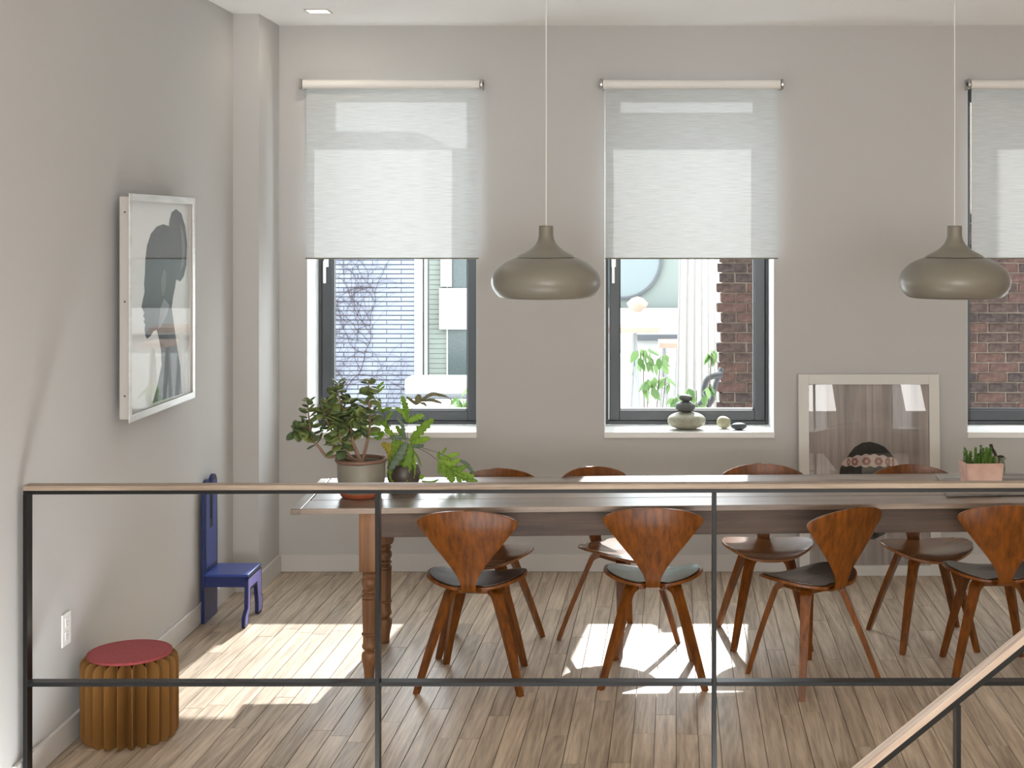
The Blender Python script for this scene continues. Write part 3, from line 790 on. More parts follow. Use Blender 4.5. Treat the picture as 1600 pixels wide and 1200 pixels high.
bm = bmesh.new(); add_poly_prism(bm, [Vector((0.2312, y, z)) for y, z in legs_outline(0.0)], Vector((0.0010, 0, 0)))
obj('painted_border', bm, M['blk'], lg)
bm = bmesh.new(); add_poly_prism(bm, [Vector((0.2323, y, z)) for y, z in legs_outline(0.013)], Vector((0.0010, 0, 0)))
obj('painted_field', bm, M['lav'], lg)

# ---------------------------------------------------------------- wall outlet
ol = empty('power_outlet', (XL, 5.335, 0.445)); tag(ol, 'white double power outlet low on the left wall above the stool', 'outlet')
box('cover_plate', (0.0005, 0.007, -0.040, 0.040, -0.062, 0.062), M['white_pl'], ol, bev=0.002)
for z_ in (-0.026, 0.026):
    q = box('socket', (0.007, 0.0095, -0.018, 0.018, z_-0.018, z_+0.018), M['white_pl'], ol, bev=0.001)
    bm = bmesh.new()
    for yy in (-0.007, 0.006): add_box(bm, 0.0096, 0.0100, yy, yy+0.0022, z_-0.002, z_+0.008)
    add_box(bm, 0.0096, 0.0100, -0.002, 0.002, z_-0.012, z_-0.008)
    obj('slots', bm, M['gasket'], q)

# ---------------------------------------------------------------- framed portrait on the left wall
XF = -2.045
def PW(px, py, X=XF):
    Y = F*(-X)/(VX-px); return (Y, H-(py-VY)*Y/F)
y0, y1, z0, z1 = 5.80, 6.685, 1.160, 2.108
pf = empty('framed_portrait', (XL, (y0+y1)/2, z0)); tag(pf, 'silver framed black and white profile portrait hanging on the left wall', 'framed picture')
org = Vector((XL, (y0+y1)/2, z0))
def lb(name, x0, x1, a, b, c, d, m, par=pf, bev=0.001):
    bm = bmesh.new(); add_box(bm, x0, x1, a, b, c, d, bev=bev)
    for v in bm.verts: v.co -= org
    return obj(name, bm, m, par)
fw, fh = 0.030, 0.030
lb('frame_side', XF-0.004, XF, y0, y0+fw, z0, z1, M['silver']); lb('frame_side', XF-0.004, XF, y1-fw, y1, z0, z1, M['silver'])
lb('frame_side', XF-0.004, XF, y0+fw, y1-fw, z1-fh, z1, M['silver']); lb('frame_side', XF-0.004, XF, y0+fw, y1-fw, z0, z0+fh, M['silver'])
bm = bmesh.new(); i_ = 0.014
for bx in ((y0+i_, y0+i_+0.01, z0+i_, z1-i_), (y1-i_-0.01, y1-i_, z0+i_, z1-i_), (y0+i_+.01, y1-i_-.01, z0+i_, z0+i_+.01), (y0+i_+.01, y1-i_-.01, z1-i_-.01, z1-i_)):
    add_box(bm, XF-0.046, XF-0.0042, *bx)
for v in bm.verts: v.co -= org
bx_ = obj('frame_box', bm, mat('frame_box_metal', (0.5, 0.47, 0.44, 1), 0.5, metal=0.6), pf)
bm = bmesh.new()
for zz in (1.27, 1.66, 2.03): 
    vs = bmesh.ops.create_uvsphere(bm, u_segments=10, v_segments=6, radius=0.004)['verts']
    bmesh.ops.translate(bm, verts=vs, vec=Vector((XF-0.024, y0+i_, zz))-org)
obj('screws', bm, M['gasket'], bx_)
lb('hanging_cleat', XL+0.0005, XF-0.0465, y0+0.12, y1-0.12, z1-0.14, z1-0.08, M['silver'])
MP = [mat('photo_paper', (0.86, 0.87, 0.86, 1), 0.6), mat('photo_dark', (0.045, 0.045, 0.046, 1), 0.6, var=0.5, vscale=6), mat('photo_mid', (0.13, 0.13, 0.13, 1), 0.6), mat('photo_light', (0.24, 0.24, 0.24, 1), 0.6)]
lb('print', XF-0.030, XF-0.026, y0+0.025, y1-0.025, z0+0.025, z1-0.025, MP[0], bev=0)
def cpts(cs, X):   # crop coords (x3, origin 150,280)
    out = []
    for cx_, cy_ in cs:
        Y, Z = PW(150+cx_/3, 280+cy_/3, X); out.append(Vector((X, Y, Z))-org)
    return out
sil = [(265, 1050), (290, 960), (308, 870), (305, 800), (294, 740), (285, 706), (270, 712), (256, 735), (240, 748), (232, 735), (228, 705), (231, 682), (224, 668), (229, 655), (222, 642), (226, 628), (222, 615), (214, 600), (219, 570), (228, 530), (226, 490), (230, 440), (232, 370), (240, 310), (258, 255), (285, 222), (315, 211), (342, 220),
       (345, 190), (355, 155), (375, 140), (400, 160), (418, 220), (427, 300), (424, 400), (412, 455), (395, 480), (376, 470), (371, 505), (362, 550), (355, 600), (365, 680), (380, 780), (395, 880), (403, 1005)]
XP = XF-0.0255
def flat(name, cs, X, m, par):
    bm = bmesh.new(); add_poly_prism(bm, cpts(cs, X), Vector((-0.0004, 0, 0))); return obj(name, bm, m, par)
pr = [o for o in pf.children if o.name.startswith('print')][0]
flat('silhouette', sil, XP, MP[1], pr)
flat('cheek_tone', [(292, 700), (300, 610), (318, 560), (345, 590), (330, 640), (305, 690)], XP+0.0006, MP[3], pr)
flat('ear_tone', [(306, 520), (304, 470), (312, 430), (322, 420), (329, 440), (328, 500), (318, 545), (310, 548)], XP+0.0006, MP[2], pr)
flat('bun_tone', [(395, 200), (412, 260), (418, 330), (412, 400), (398, 430), (404, 340), (400, 260)], XP+0.0006, MP[2], pr)
bm = bmesh.new(); vs = [bm.verts.new(Vector(p)-org) for p in ((XF-0.008, y0+0.02, z0+0.02), (XF-0.008, y1-0.02, z0+0.02), (XF-0.008, y1-0.02, z1-0.02), (XF-0.008, y0+0.02, z1-0.02))]
bm.faces.new(vs); obj('glazing', bm, M['picglass'], pf)

# ---------------------------------------------------------------- big framed print leaning on the back wall
LH, LW = 1.135, 0.80
lf = empty('leaning_picture', (0.982, 7.955, 0.0005)); lf.rotation_euler = (math.radians(-2.9), 0, 0)
tag(lf, 'large white framed photograph of a patterned knit hat leaning on the back wall', 'framed picture')
fw = 0.058
for nm, b4 in (('frame_stile', (0, fw, 0, LH)), ('frame_stile', (LW-fw, LW, 0, LH)), ('frame_rail', (fw, LW-fw, LH-fw, LH)), ('frame_rail', (fw, LW-fw, 0, fw))):
    box(nm, (b4[0], b4[1], 0, 0.034, b4[2], b4[3]), M['whiteframe'], lf, bev=0.0015)
bgm = wood('photo_planks', (0.42, 0.36, 0.33, 1), (0.22, 0.19, 0.18, 1), 'Z', 1.2, 0.6, ring=0.2, bump=0)
pp = box('print', (fw-0.004, LW-fw+0.004, 0.018, 0.024, fw-0.004, LH-fw+0.004), bgm, lf)
def lc(cs, yo=0.0178):  # crop coords (x6.154, origin 1230,570)
    return [Vector(((1230+a/6.154-1248)/275.0, yo, (900-(570+b/6.154))/276.8)) for a, b in cs]
hatm = mat('hat_dark', (0.045, 0.045, 0.042, 1), 0.9, var=0.5, vscale=60)
bandm = mat('hat_cream', (0.55, 0.46, 0.42, 1), 0.9); pinkm = mat('hat_pink', (0.30, 0.15, 0.13, 1), 0.9)
def lflat(name, pts, m, t=0.0005):
    bm = bmesh.new(); add_poly_prism(bm, pts, Vector((0, -t, 0))); return obj(name, bm, m, pp)
hat = [(500, 1110), (505, 1040), (512, 1000), (560, 930), (600, 865), (650, 803), (720, 762), (800, 750), (870, 768), (940, 800), (1000, 865), (1050, 940), (1078, 1010), (1085, 1110), (1075, 1280), (1040, 1440), (990, 1560), (930, 1640), (820, 1690), (700, 1660), (600, 1560), (545, 1440), (510, 1280)]
lflat('hat_shape', lc(hat), hatm)
top = []; bot = []
for i in range(25):
    t = i/24; x_ = 545+t*(1055-545)
    arc = 60*(2*t-1)**2
    top.append((x_+0, 872+arc*0.8+(9 if i % 4 == 0 else -7 if i % 4 == 2 else 0)))
for i in range(25):
    t = 1-i/24; x_ = 520+t*(1072-520); arc = 60*(2*t-1)**2
    bot.append((x_, 992-arc*0.2+(-10 if i % 4 == 0 else 7 if i % 4 == 2 else 0)))
lflat('hat_band', lc(top+bot, 0.0172), bandm)
for (cx_, rx) in ((590, 16), (650, 34), (763, 42), (880, 40), (968, 24), (1018, 13)):
    cy_ = 938+14*abs((cx_-800)/260)**2
    lflat('flower_motif', lc([(cx_+rx*math.cos(2*PI*k/16)*(1+.08*math.cos(2*PI*k/16*6)), cy_+40*math.sin(2*PI*k/16)*(1+.08*math.cos(2*PI*k/16*6))) for k in range(16)], 0.0166), pinkm)
    lflat('flower_eye', lc([(cx_+rx*.3*math.cos(2*PI*k/10), cy_+12*math.sin(2*PI*k/10)) for k in range(10)], 0.0160), bandm)
bm = bmesh.new(); vs = [bm.verts.new(p) for p in ((fw-.002, 0.009, fw-.002), (LW-fw+.002, 0.009, fw-.002), (LW-fw+.002, 0.009, LH-fw+.002), (fw-.002, 0.009, LH-fw+.002))]
bm.faces.new(vs); obj('glazing', bm, M['picglass'], lf)

# ---------------------------------------------------------------- stones on the middle sill
def stone(name, px, py0, py1, wpx, Y, m, label, grp, base=None, rot=0, dep=0.75, tilt=0.0):
    s_ = F/Y; wd = wpx/s_/2; ht = (py1-py0)/s_/2
    bm = bmesh.new(); bmesh.ops.create_icosphere(bm, subdivisions=4, radius=1)
    for v in bm.verts:
        n = v.co.copy(); k = 1+0.05*math.sin(n.x*2.3+rot)+0.04*math.cos(n.y*3.1+rot*2)
        n.z = math.copysign(abs(n.z)**0.85, n.z)
        v.co = Vector((n.x*wd*k, n.y*wd*dep*k, n.z*ht))
    bm.transform(Matrix.Rotation(tilt, 4, 'Y'))
    zmin = min(v.co.z for v in bm.verts)
    for v in bm.verts: v.co.z -= zmin
    o = obj(name, bm, m, None, smooth=True); zz = base
    o.location = ((px-VX)/s_, Y, zz); tag(o, label, 'stone', grp)
    return zz+max(v.co.z for v in o.data.vertices)
z_ = stone('sill_stone', 1072, 645, 672, 62, 8.17, M['stone1'], 'large flat pale stone at the bottom of the stack on the sill', 'stones on the window sill', ZS+0.0005, 1.0)
z_ = stone('sill_stone', 1071, 631, 648, 33, 8.17, M['stone2'], 'dark grey stone in the middle of the stack on the sill', 'stones on the window sill', z_-0.002, 2.1, tilt=0.05)
z_ = stone('sill_stone', 1071, 622, 633, 21, 8.17, M['stone2'], 'smallest grey stone balanced on top of the stack', 'stones on the window sill', z_-0.002, 0.4, tilt=0.12)
stone('sill_stone', 1130.5, 651, 670, 23, 8.19, M['stone3'], 'olive egg-shaped stone on the sill right of the stack', 'stones on the window sill', ZS+0.0005, 1.0, dep=0.8, tilt=0.25)
stone('sill_stone', 1155, 660, 671, 24, 8.14, M['stone4'], 'flat black pebble at the right end of the row on the sill', 'stones on the window sill', ZS+0.0005, 3.0)

# ---------------------------------------------------------------- jade plant
TZ = 0.761
jp = empty('jade_plant', (-1.186, 6.31, TZ)); JO = Vector((-1.186, 6.31, TZ))
tag(jp, 'jade plant with thick woody stems in a grey-green pot on the table', 'potted plant')
bm = bmesh.new(); add_lathe(bm, [(0.075, 0.0), (0.088, 0.006), (0.099, 0.024), (0.097, 0.026), (0.085, 0.012), (0.0, 0.010)], n=48)
obj('saucer', bm, M['terra'], jp, angle=40)
bm = bmesh.new(); add_lathe(bm, [(0.0, 0.0130), (0.082, 0.0130), (0.090, 0.02), (0.100, 0.045), (0.106, 0.09), (0.107, 0.14), (0.106, 0.155), (0.1, 0.155), (0.098, 0.10), (0.0, 0.095)], n=48)
obj('pot', bm, M['pot'], jp, angle=45)
bm = bmesh.new(); add_lathe(bm, [(0.106, 0.156), (0.113, 0.158), (0.1165, 0.163), (0.117, 0.170), (0.113, 0.175), (0.107, 0.174), (0.1005, 0.165), (0.1003, 0.156)], n=48, cap=False)
obj('pot_rim', bm, M['rustrim'], jp, smooth=True)
bm = bmesh.new(); add_lathe(bm, [(0.0, 0.146), (0.0995, 0.142)], n=32, cap=False); obj('soil', bm, M['soil'], jp, smooth=True)
def C4(cx, cy, dy=0.0): return P(440+cx/5, 570+cy/5, 6.31+dy)-JO
branches = [
 ([(622, 760), (590, 690), (555, 600), (538, 480), (505, 400), (455, 280), (432, 190), (437, 145)], 0.010, 0.0, 0.3),
 ([(615, 400+20), (560, 380), (545, 330), (541, 260)], 0.004, 0.02, 0.0),
 ([(630, 760), (655, 660), (678, 560), (692, 430), (683, 300), (680, 190), (678, 120)], 0.008, 0.03, 0.3),
 ([(580, 760), (500, 725), (430, 714), (350, 713), (290, 640), (243, 585), (222, 480), (208, 350), (205, 265)], 0.010, -0.02, 0.55),
 ([(222, 480), (180, 500), (140, 510), (120, 505)], 0.005, -0.02, 0.2),
 ([(600, 760), (520, 730), (450, 690), (405, 630), (395, 520), (345, 420), (318, 320)], 0.009, -0.05, 0.45),
 ([(345, 420), (370, 340), (350, 270)], 0.005, -0.03, 0.1),
 ([(600, 760), (555, 730), (500, 660), (455, 560), (440, 500)], 0.007, -0.07, 0.45),
 ([(505, 400), (550, 440), (590, 420), (610, 400)], 0.004, 0.0, 0.2),
 ([(538, 480), (480, 470), (440, 430), (420, 380)], 0.005, 0.03, 0.3),
]
lbm = bmesh.new()
# leaf mesh: thick obovate, length 1 along x
NLx, NLa = 8, 8; rings = []
for i in range(NLx+1):
    t = i/NLx; wv = 0.04+0.34*math.sin(PI*min(1, t**1.25))**0.8 if 0 < t < 1 else 0.03
    rings.append([lbm.verts.new((t, wv*math.cos(2*PI*k/NLa), 0.22*wv*math.sin(2*PI*k/NLa)+0.07*math.sin(t*PI)*0)) for k in range(NLa)])
for a, b in zip(rings, rings[1:]):
    for k in range(NLa): lbm.faces.new((a[k], a[(k+1) % NLa], b[(k+1) % NLa], b[k]))
lbm.faces.new(rings[0][::-1]); lbm.faces.new(rings[-1])
lme = bpy.data.meshes.new('leaf'); bmesh.ops.recalc_face_normals(lbm, faces=lbm.faces); lbm.to_mesh(lme); lbm.free(); lme.materials.append(M['jade'])
for p_ in lme.polygons: p_.use_smooth = True
rnd = random.Random(11)
for cs, r0, dy, t0 in branches:
    n = len(cs)
    path = smooth_path([C4(a, b, dy*(i/(n-1))+(0)) for i, (a, b) in enumerate(cs)], 6)
    bm = bmesh.new(); add_tube(bm, path, r0, 0.0025, 10); obj('stem', bm, M['bark'], jp, smooth=True)
    L_ = len(path); i = int(t0*L_); k = 0
    while i < L_:
        p = path[i]; t = (path[min(i+1, L_-1)]-path[max(i-1, 0)]).normalized()
        az = k*PI/2+rnd.uniform(-.5, .5); u = t.orthogonal().normalized(); v = t.cross(u)
        for s in (0, PI):
            out = (u*math.cos(az+s)+v*math.sin(az+s))
            d = (out*rnd.uniform(0.7, 1.1)+t*rnd.uniform(-0.25, 0.7)+Vector((0, 0, rnd.uniform(-0.35, 0.15)))).normalized()
            q = bpy.data.objects.new('leaf', lme); COL.objects.link(q); q.parent = jp
            fr = i/L_; sc = rnd.uniform(0.048, 0.070)*(1.0 if fr < .85 else 0.72)
            q.location = p; q.scale = (sc, sc, sc)
            q.rotation_euler = (d.to_track_quat('X', 'Z').to_matrix() @ Matrix.Rotation(rnd.uniform(-.9, .9), 3, 'X')).to_euler()
        k += 1; i += rnd.choice((1, 2, 2))
    
# ---------------------------------------------------------------- fern
FY = 6.52
fo = P(631, 745, FY); FO = Vector((fo.x, FY, TZ))
fp = empty('potted_fern', FO); tag(fp, 'bright green lobed fern in a round dark pot beside the jade plant', 'potted plant')
bm = bmesh.new(); add_lathe(bm, [(0.0, 0.0), (0.045, 0.0), (0.062, 0.012), (0.075, 0.045), (0.077, 0.07), (0.071, 0.095), (0.064, 0.112), (0.06, 0.115), (0.057, 0.11), (0.0, 0.10)], n=40)
obj('pot', bm, M['darkpot'], fp, smooth=True)
bm = bmesh.new(); add_lathe(bm, [(0.0, 0.108), (0.0575, 0.105)], n=32, cap=False); obj('soil', bm, M['soil'], fp)
def C7(cx, cy, dy=0.0): return P(600+cx/7.5, 600+cy/7.5, FY+dy)-FO
def blade(cs, wpx, m, dy0=0.0, dy1=0.0, wavy=0.22, tw=None):
    n = len(cs)
    path = smooth_path([C7(a, b, dy0+(dy1-dy0)*i/(n-1)) for i, (a, b) in enumerate(cs)], 14 if n > 2 else 1)
    if n == 2:
        a, b = path[0], path[-1]; mid = (a+b)/2+Vector((0, 0, (b-a).length*0.06)); path = smooth_path([a, mid, b], 11)
    L_ = len(path); w_ = wpx/7.5*FY/F/2
    tw = rnd.uniform(-0.5, 0.5) if tw is None else tw
    bm = bmesh.new(); prev = None; freq = rnd.uniform(0.9, 1.3)
    for i, p in enumerate(path):
        t = (path[min(i+1, L_-1)]-path[max(i-1, 0)]).normalized(); f = i/(L_-1)
        view = Vector((math.sin(tw), -math.cos(tw), 0.25)).normalized()
        side = t.cross(view).normalized(); nn = side.cross(t).normalized()
        ww = w_*(0.18+0.82*math.sin(PI*min(1, f*0.94+0.04))**0.7)
        if i == L_-1: ww = w_*0.06
        wl = ww*(1+wavy*math.sin(i*freq*1.6)); wr = ww*(1+wavy*math.sin(i*freq*1.6+1.9))
        wz = ww*0.30*math.sin(i*freq*1.1)
        row = [bm.verts.new(p-side*wl+nn*(0.0015+wz)), bm.verts.new(p-side*wl*0.5+nn*(0.003+wz*.3)), bm.verts.new(p), bm.verts.new(p+side*wr*0.5+nn*(0.003-wz*.3)), bm.verts.new(p+side*wr+nn*(0.0015-wz))]
        if prev:
            for j in range(4): bm.faces.new((prev[j], prev[j+1], row[j+1], row[j]))
        prev = row
    bm.normal_update()
    o = obj('frond', bm, m, fp, smooth=True)
    sm = o.modifiers.new('thick', 'SOLIDIFY'); sm.thickness = 0.0008
def fstem(cs, dy0=0, dy1=0, r=0.0013):
    n = len(cs); path = smooth_path([C7(a, b, dy0+(dy1-dy0)*i/(n-1)) for i, (a, b) in enumerate(cs)], 6)
    bm = bmesh.new(); add_tube(bm, path, r, r*0.8, 6); obj('stem', bm, M['stem'], fp)
G, GG, GD, GY_ = M['fern'], M['ferng'], M['fernd'], M['ferny']
base = (290, 1010)
for cs, w_, m, d0, d1 in [
 ([(270, 440), (255, 280), (210, 140)], 75, G, 0, 0), ([(270, 440), (215, 330), (130, 280)], 60, G, 0, -.02), ([(270, 440), (370, 400), (470, 365)], 78, G, 0, .02),
 ([(310, 680), (440, 530), (580, 410)], 112, G, 0, .03), ([(310, 690), (430, 660), (540, 635)], 78, G, 0, -.02), ([(250, 620), (190, 560), (140, 490)], 62, G, 0, 0),
 ([(235, 640), (215, 480), (150, 390)], 48, GG, -.03, -.04), ([(300, 700), (280, 900), (240, 1150)], 120, G, -.04, -.07), ([(260, 690), (180, 850), (60, 1010)], 110, GG, -.06, -.09),
 ([(-20, 690), (70, 780), (80, 950)], 90, GY_, -.02, -.04), ([(90, 860), (80, 1000), (100, 1155)], 80, G, -.05, -.06), ([(330, 780), (350, 930), (345, 1110)], 62, G, -.03, -.05),
 ([(340, 770), (400, 860), (440, 975)], 22, G, 0, 0), ([(270, 640), (160, 620), (60, 640)], 50, GG, -.02, -.03),
 ([(290, 720), (400, 730), (470, 715)], 45, GG, -.02, 0), ([(250, 720), (150, 700), (80, 740)], 90, G, 0, 0),
 ([(640, 900), (650, 980), (640, 1060)], 42, G, 0, 0), ([(690, 920), (700, 1000), (700, 1085)], 72, G, -.02, -.03), ([(650, 900), (780, 930), (890, 880)], 88, G, -.02, 0),
 ([(650, 890), (760, 850), (885, 812)], 62, G, .01, .02), ([(645, 880), (640, 840), (650, 785)], 45, G, 0, 0), ([(680, 820), (705, 790), (732, 740)], 34, G, 0, 0),
 ([(720, 960), (770, 1060), (810, 1150)], 110, G, -.01, -.02), ([(740, 965), (860, 1000), (972, 955)], 70, G, 0, .02), ([(760, 975), (900, 1060), (1060, 1085)], 85, G, 0, 0),
 ([(800, 1010), (950, 1100), (1098, 1142)], 72, G, 0, 0), ([(880, 890), (980, 950), (1060, 1070)], 45, GG, .02, .03), ([(860, 1080), (880, 1120), (900, 1160)], 60, G, 0, 0),
 ([(380, 240), (470, 170), (560, 120), (660, 130), (740, 150)], 42, GD, 0, .03), ([(740, 150), (795, 200), (760, 290)], 12, GD, .03, .04),
 ([(380, 235), (400, 180), (415, 120)], 80, GD, 0, 0), ([(450, 200), (560, 190), (680, 225)], 36, GD, 0, 0), ([(380, 240), (330, 200), (265, 150)], 36, GD, 0, 0), ([(430, 225), (470, 230), (500, 260)], 30, GD, 0, 0),
 ([(100, 330-75+60), (60, 380), (10, 440)], 40, G, 0, 0), ([(-110, 90), (-60, 30), (0, -30)], 34, G, .03, .03), ([(-105, 110), (-40, 70), (10, 20)], 34, G, .03, .03),
 ([(-45, 330), (-55, 250), (-50, 165)], 45, G, .02, .02), ([(-45, 330), (20, 300), (90, 278)], 45, G, .02, .02), ([(-230, 480), (-290, 450), (-330, 420)], 55, G, .02, .02),
 ([(-60, 560), (-130, 570), (-200, 540)], 80, G, .02, .02), ([(-40, 480), (-100, 440), (-140, 380)], 60, G, .03, .03), ([(0, 560), (-60, 610), (-130, 620)], 85, G, 0, 0),
 ([(60, 560), (20, 480), (-60, 420)], 60, G, .02, .02), ([(150, 640), (60, 560), (0, 530)], 70, G, 0, 0), ([(180, 700), (120, 800), (130, 900)], 90, G, -.02, -.04), ([(200, 740), (220, 860), (180, 980)], 90, G, 0, -.03),
 ([(430, 1060), (440, 1090), (460, 1110)], 60, G, -.02, -.02), ([(440, 1140), (560, 1150), (640, 1120)], 30, G, -.02, 0),
]:
    blade(cs, w_, m, d0, d1)
for cs in ([base, (280, 760), (270, 440)], [base, (300, 850), (312, 690)], [base, (290, 740), (480, 790), (640, 905)], [base, (340, 745), (520, 770), (700, 835)], [base, (250, 560), (300, 330), (380, 240)], [base, (150, 660), (20, 650)],
           [base, (180, 640), (-50, 340)], [base, (100, 560), (-110, 100)], [base, (150, 700), (-60, 560)], [(700, 835), (830, 900), (860, 990)], [(640, 905), (690, 930), (740, 965)]):
    fstem(cs)

# ---------------------------------------------------------------- succulents in the pink planter
pl_ = empty('pink_planter', (1.655, 6.56, 0.775)); PO = Vector((1.655, 6.56, 0.775)); tag(pl_, 'pink rectangular terracotta planter of succulents and driftwood on the table', 'potted plant')
bm = bmesh.new()
def ring4(hx, hy, z): return [bm.verts.new((sx*hx, sy*hy, z)) for sx, sy in ((-1, -1), (1, -1), (1, 1), (-1, 1))]
R_ = [ring4(0.080, 0.052, 0.0005), ring4(0.0885, 0.060, 0.102), ring4(0.081, 0.0525, 0.102), ring4(0.077, 0.049, 0.08)]
bm.faces.new(R_[0][::-1]); bm.faces.new(R_[3])
for a, b in zip(R_, R_[1:]):
    for k in range(4): bm.faces.new((a[k], a[(k+1) % 4], b[(k+1) % 4], b[k]))
bmesh.ops.bevel(bm, geom=list(bm.edges), offset=0.003, segments=2, affect='EDGES')
o = obj('planter_box', bm, M['pinkpot'], pl_); pl_.rotation_euler = (0, 0, 0.09)
box('soil', (-0.0785, 0.0785, -0.050, 0.050, 0.081, 0.093), M['soil'], pl_)
sb = bmesh.new(); bmesh.ops.create_icosphere(sb, subdivisions=1, radius=1)
for v in sb.verts: v.co = Vector((v.co.x*0.5+0.5, v.co.y*0.30, v.co.z*0.16))
sme = bpy.data.meshes.new('leaf'); sb.to_mesh(sme); sb.free()
def sprig(x, y, h, m, n, lean=(0, 0), z0=0.09, ls=0.011):
    if h > 0.025: h *= 1.12; n = int(n*1.5)
    bm = bmesh.new(); path = smooth_path([(x, y, z0), (x+lean[0]*.4, y+lean[1]*.4, z0+h*.55), (x+lean[0], y+lean[1], z0+h)], 6)
    add_tube(bm, path, 0.0018, 0.001, 6)
    for i in range(n):
        f = 0.15+0.85*i/n; p = path[min(int(f*len(path)), len(path)-1)]
        for s in range(3):
            az = i*1.1+s*2.09+rnd.uniform(-.3, .3); d = Vector((math.cos(az), math.sin(az), rnd.uniform(0.5, 1.6))).normalized(); sc = ls*rnd.uniform(.8, 1.2)
            mt = Matrix.Translation(p) @ d.to_track_quat('X', 'Z').to_matrix().to_4x4() @ Matrix.Diagonal((sc, sc, sc, 1))
            st_ = len(bm.verts)
            tmp = bmesh.new(); tmp.from_mesh(sme); tmp.transform(mt)
            mp_ = {v.index: bm.verts.new(v.co) for v in tmp.verts}
            for f_ in tmp.faces: bm.faces.new([mp_[v.index] for v in f_.verts])
            tmp.free()
    obj('succulent_sprig', bm, m, pl_)
for x_, y_, h_, n_ in [(-.074, .02, .062, 9), (-.065, -.03, .03, 5), (-.052, 0, .042, 7), (-.040, .03, .045, 7), (-.034, -.01, .066, 10), (-.022, -.035, .035, 6), (-.012, .01, .04, 7), (-.002, -.02, .048, 8), (.006, .03, .07, 9), (.014, -.03, .05, 8), (.022, .0, .058, 9), (.032, .02, .062, 9), (.038, -.025, .068, 10), (.046, .03, .055, 8), (.03, -.04, .03, 6), (-.045, -.04, .03, 6), (-.008, -.042, .028, 6), (.048, -.035, .03, 5), (-.068, -.01, .035, 6), (-.058, .035, .05, 7), (-.046, .015, .05, 7), (-.03, -.03, .04, 6), (-.016, .035, .055, 7), (.0, .0, .045, 7), (.012, .015, .06, 8), (.026, -.018, .055, 8), (.04, .01, .06, 8)]:
    sprig(x_, y_, h_, M['succ'], n_, (rnd.uniform(-.006, .006), rnd.uniform(-.006, .006)))
for k_ in range(9):
    sprig(0.082+rnd.uniform(0, 0.006), rnd.uniform(-0.03, 0.04), 0.02, M['succg'], 4, (0.018, 0), z0=0.095, ls=0.013)
    sprig(0.098+rnd.uniform(-.004, .010), rnd.uniform(-0.02, 0.04), -0.055+rnd.uniform(-.01, .02), M['succg'], 6, (0.006, 0), z0=0.10, ls=0.013)
bm = bmesh.new(); add_lathe(bm, [(0.0, 0.086), (0.012, 0.09), (0.016, 0.104), (0.015, 0.118), (0.010, 0.128), (0.0, 0.131)], (0.060, -0.02, 0), 16, cap=False)
obj('cactus_ball', bm, M['cactus'], pl_, smooth=True)
def CP(cx, cy): 
    q = P(1440+cx/10, 680+cy/10, 6.55)-PO; return q
bm = bmesh.new()
add_tube(bm, smooth_path([CP(1080, 145), CP(1100, 210), CP(1140, 270), CP(1165, 330), CP(1190, 380), CP(1180, 440)], 5), 0.0085, 0.0055, 9)
add_tube(bm, smooth_path([CP(1170, 350), CP(1220, 335), CP(1270, 340), CP(1310, 380)], 5), 0.0045, 0.006, 9)
add_tube(bm, smooth_path([CP(1150, 430), CP(1210, 400), CP(1260, 380)], 5), 0.003, 0.002, 8)
obj('driftwood_twig', bm, M['drift'], pl_, smooth=True)

# ---------------------------------------------------------------- outside
rear_screen = struct(box('added_rear_screen', (-14, 14, -15, -14.6, -3, 9), mat('rear_screen_grey', (0.22, 0.22, 0.21, 1), 0.9, spec=0.1)))  # unseen screen added to dim the sky in reflections
struct(box('terrace_ground', (-16, 16, YB+0.42, 30, -1.45, -1.25), M['deck']))
# brown brick wall close to the windows
YW = 10.2
bw = empty('brick_wall', (0.665, YW, -1.25)); tag(bw, 'weathered brown brick wall standing close outside the middle and right windows', 'wall')
bm = bmesh.new()
add_box(bm, 0.035, 2.9, 0.012, 0.30, 0, 3.40); add_box(bm, 1.20, 2.9, 0.013, 0.30, 3.40, 4.70); add_box(bm, 1.20, 1.70, 0.014, 0.30, 4.70, 6.6)
obj('mortar_core', bm, M['mortar'], bw)
bmes = []
for q in range(6):
    bm = bmesh.new(); add_box(bm, 0, 0.208, 0, 0.10, 0, 0.062, bev=0.004)
    r_ = random.Random(q)
    for v in bm.verts: v.co += Vector((r_.uniform(-.003, .003), r_.uniform(-.003, .002), r_.uniform(-.0015, .0015)))
    me = bpy.data.meshes.new('brick'); bmesh.ops.recalc_face_normals(bm, faces=bm.faces); bm.to_mesh(me); bm.free(); me.materials.append((M['brick'], M['brick2'], M['brick3'])[q % 3]); bmes.append(me)
r_ = random.Random(3); nb = 0
zz = 1.67; row = 0
while zz < 3.3:
    x_ = (0.0 if row % 2 else 0.02)+r_.uniform(-.008, .008)
    if row % 2: x_ += 0
    first = True
    while x_ < 2.65:
        q = bpy.data.objects.new('brick', r_.choice(bmes)); COL.objects.link(q); q.parent = bw
        if first and row % 2 == 0:
            q.scale = (0.5, 1, 1); ln = 0.104
        else: ln = 0.208
        q.location = (x_, r_.uniform(-.004, .004), zz); x_ += ln+0.0105; first = False; nb += 1
    zz += 0.0722; row += 1

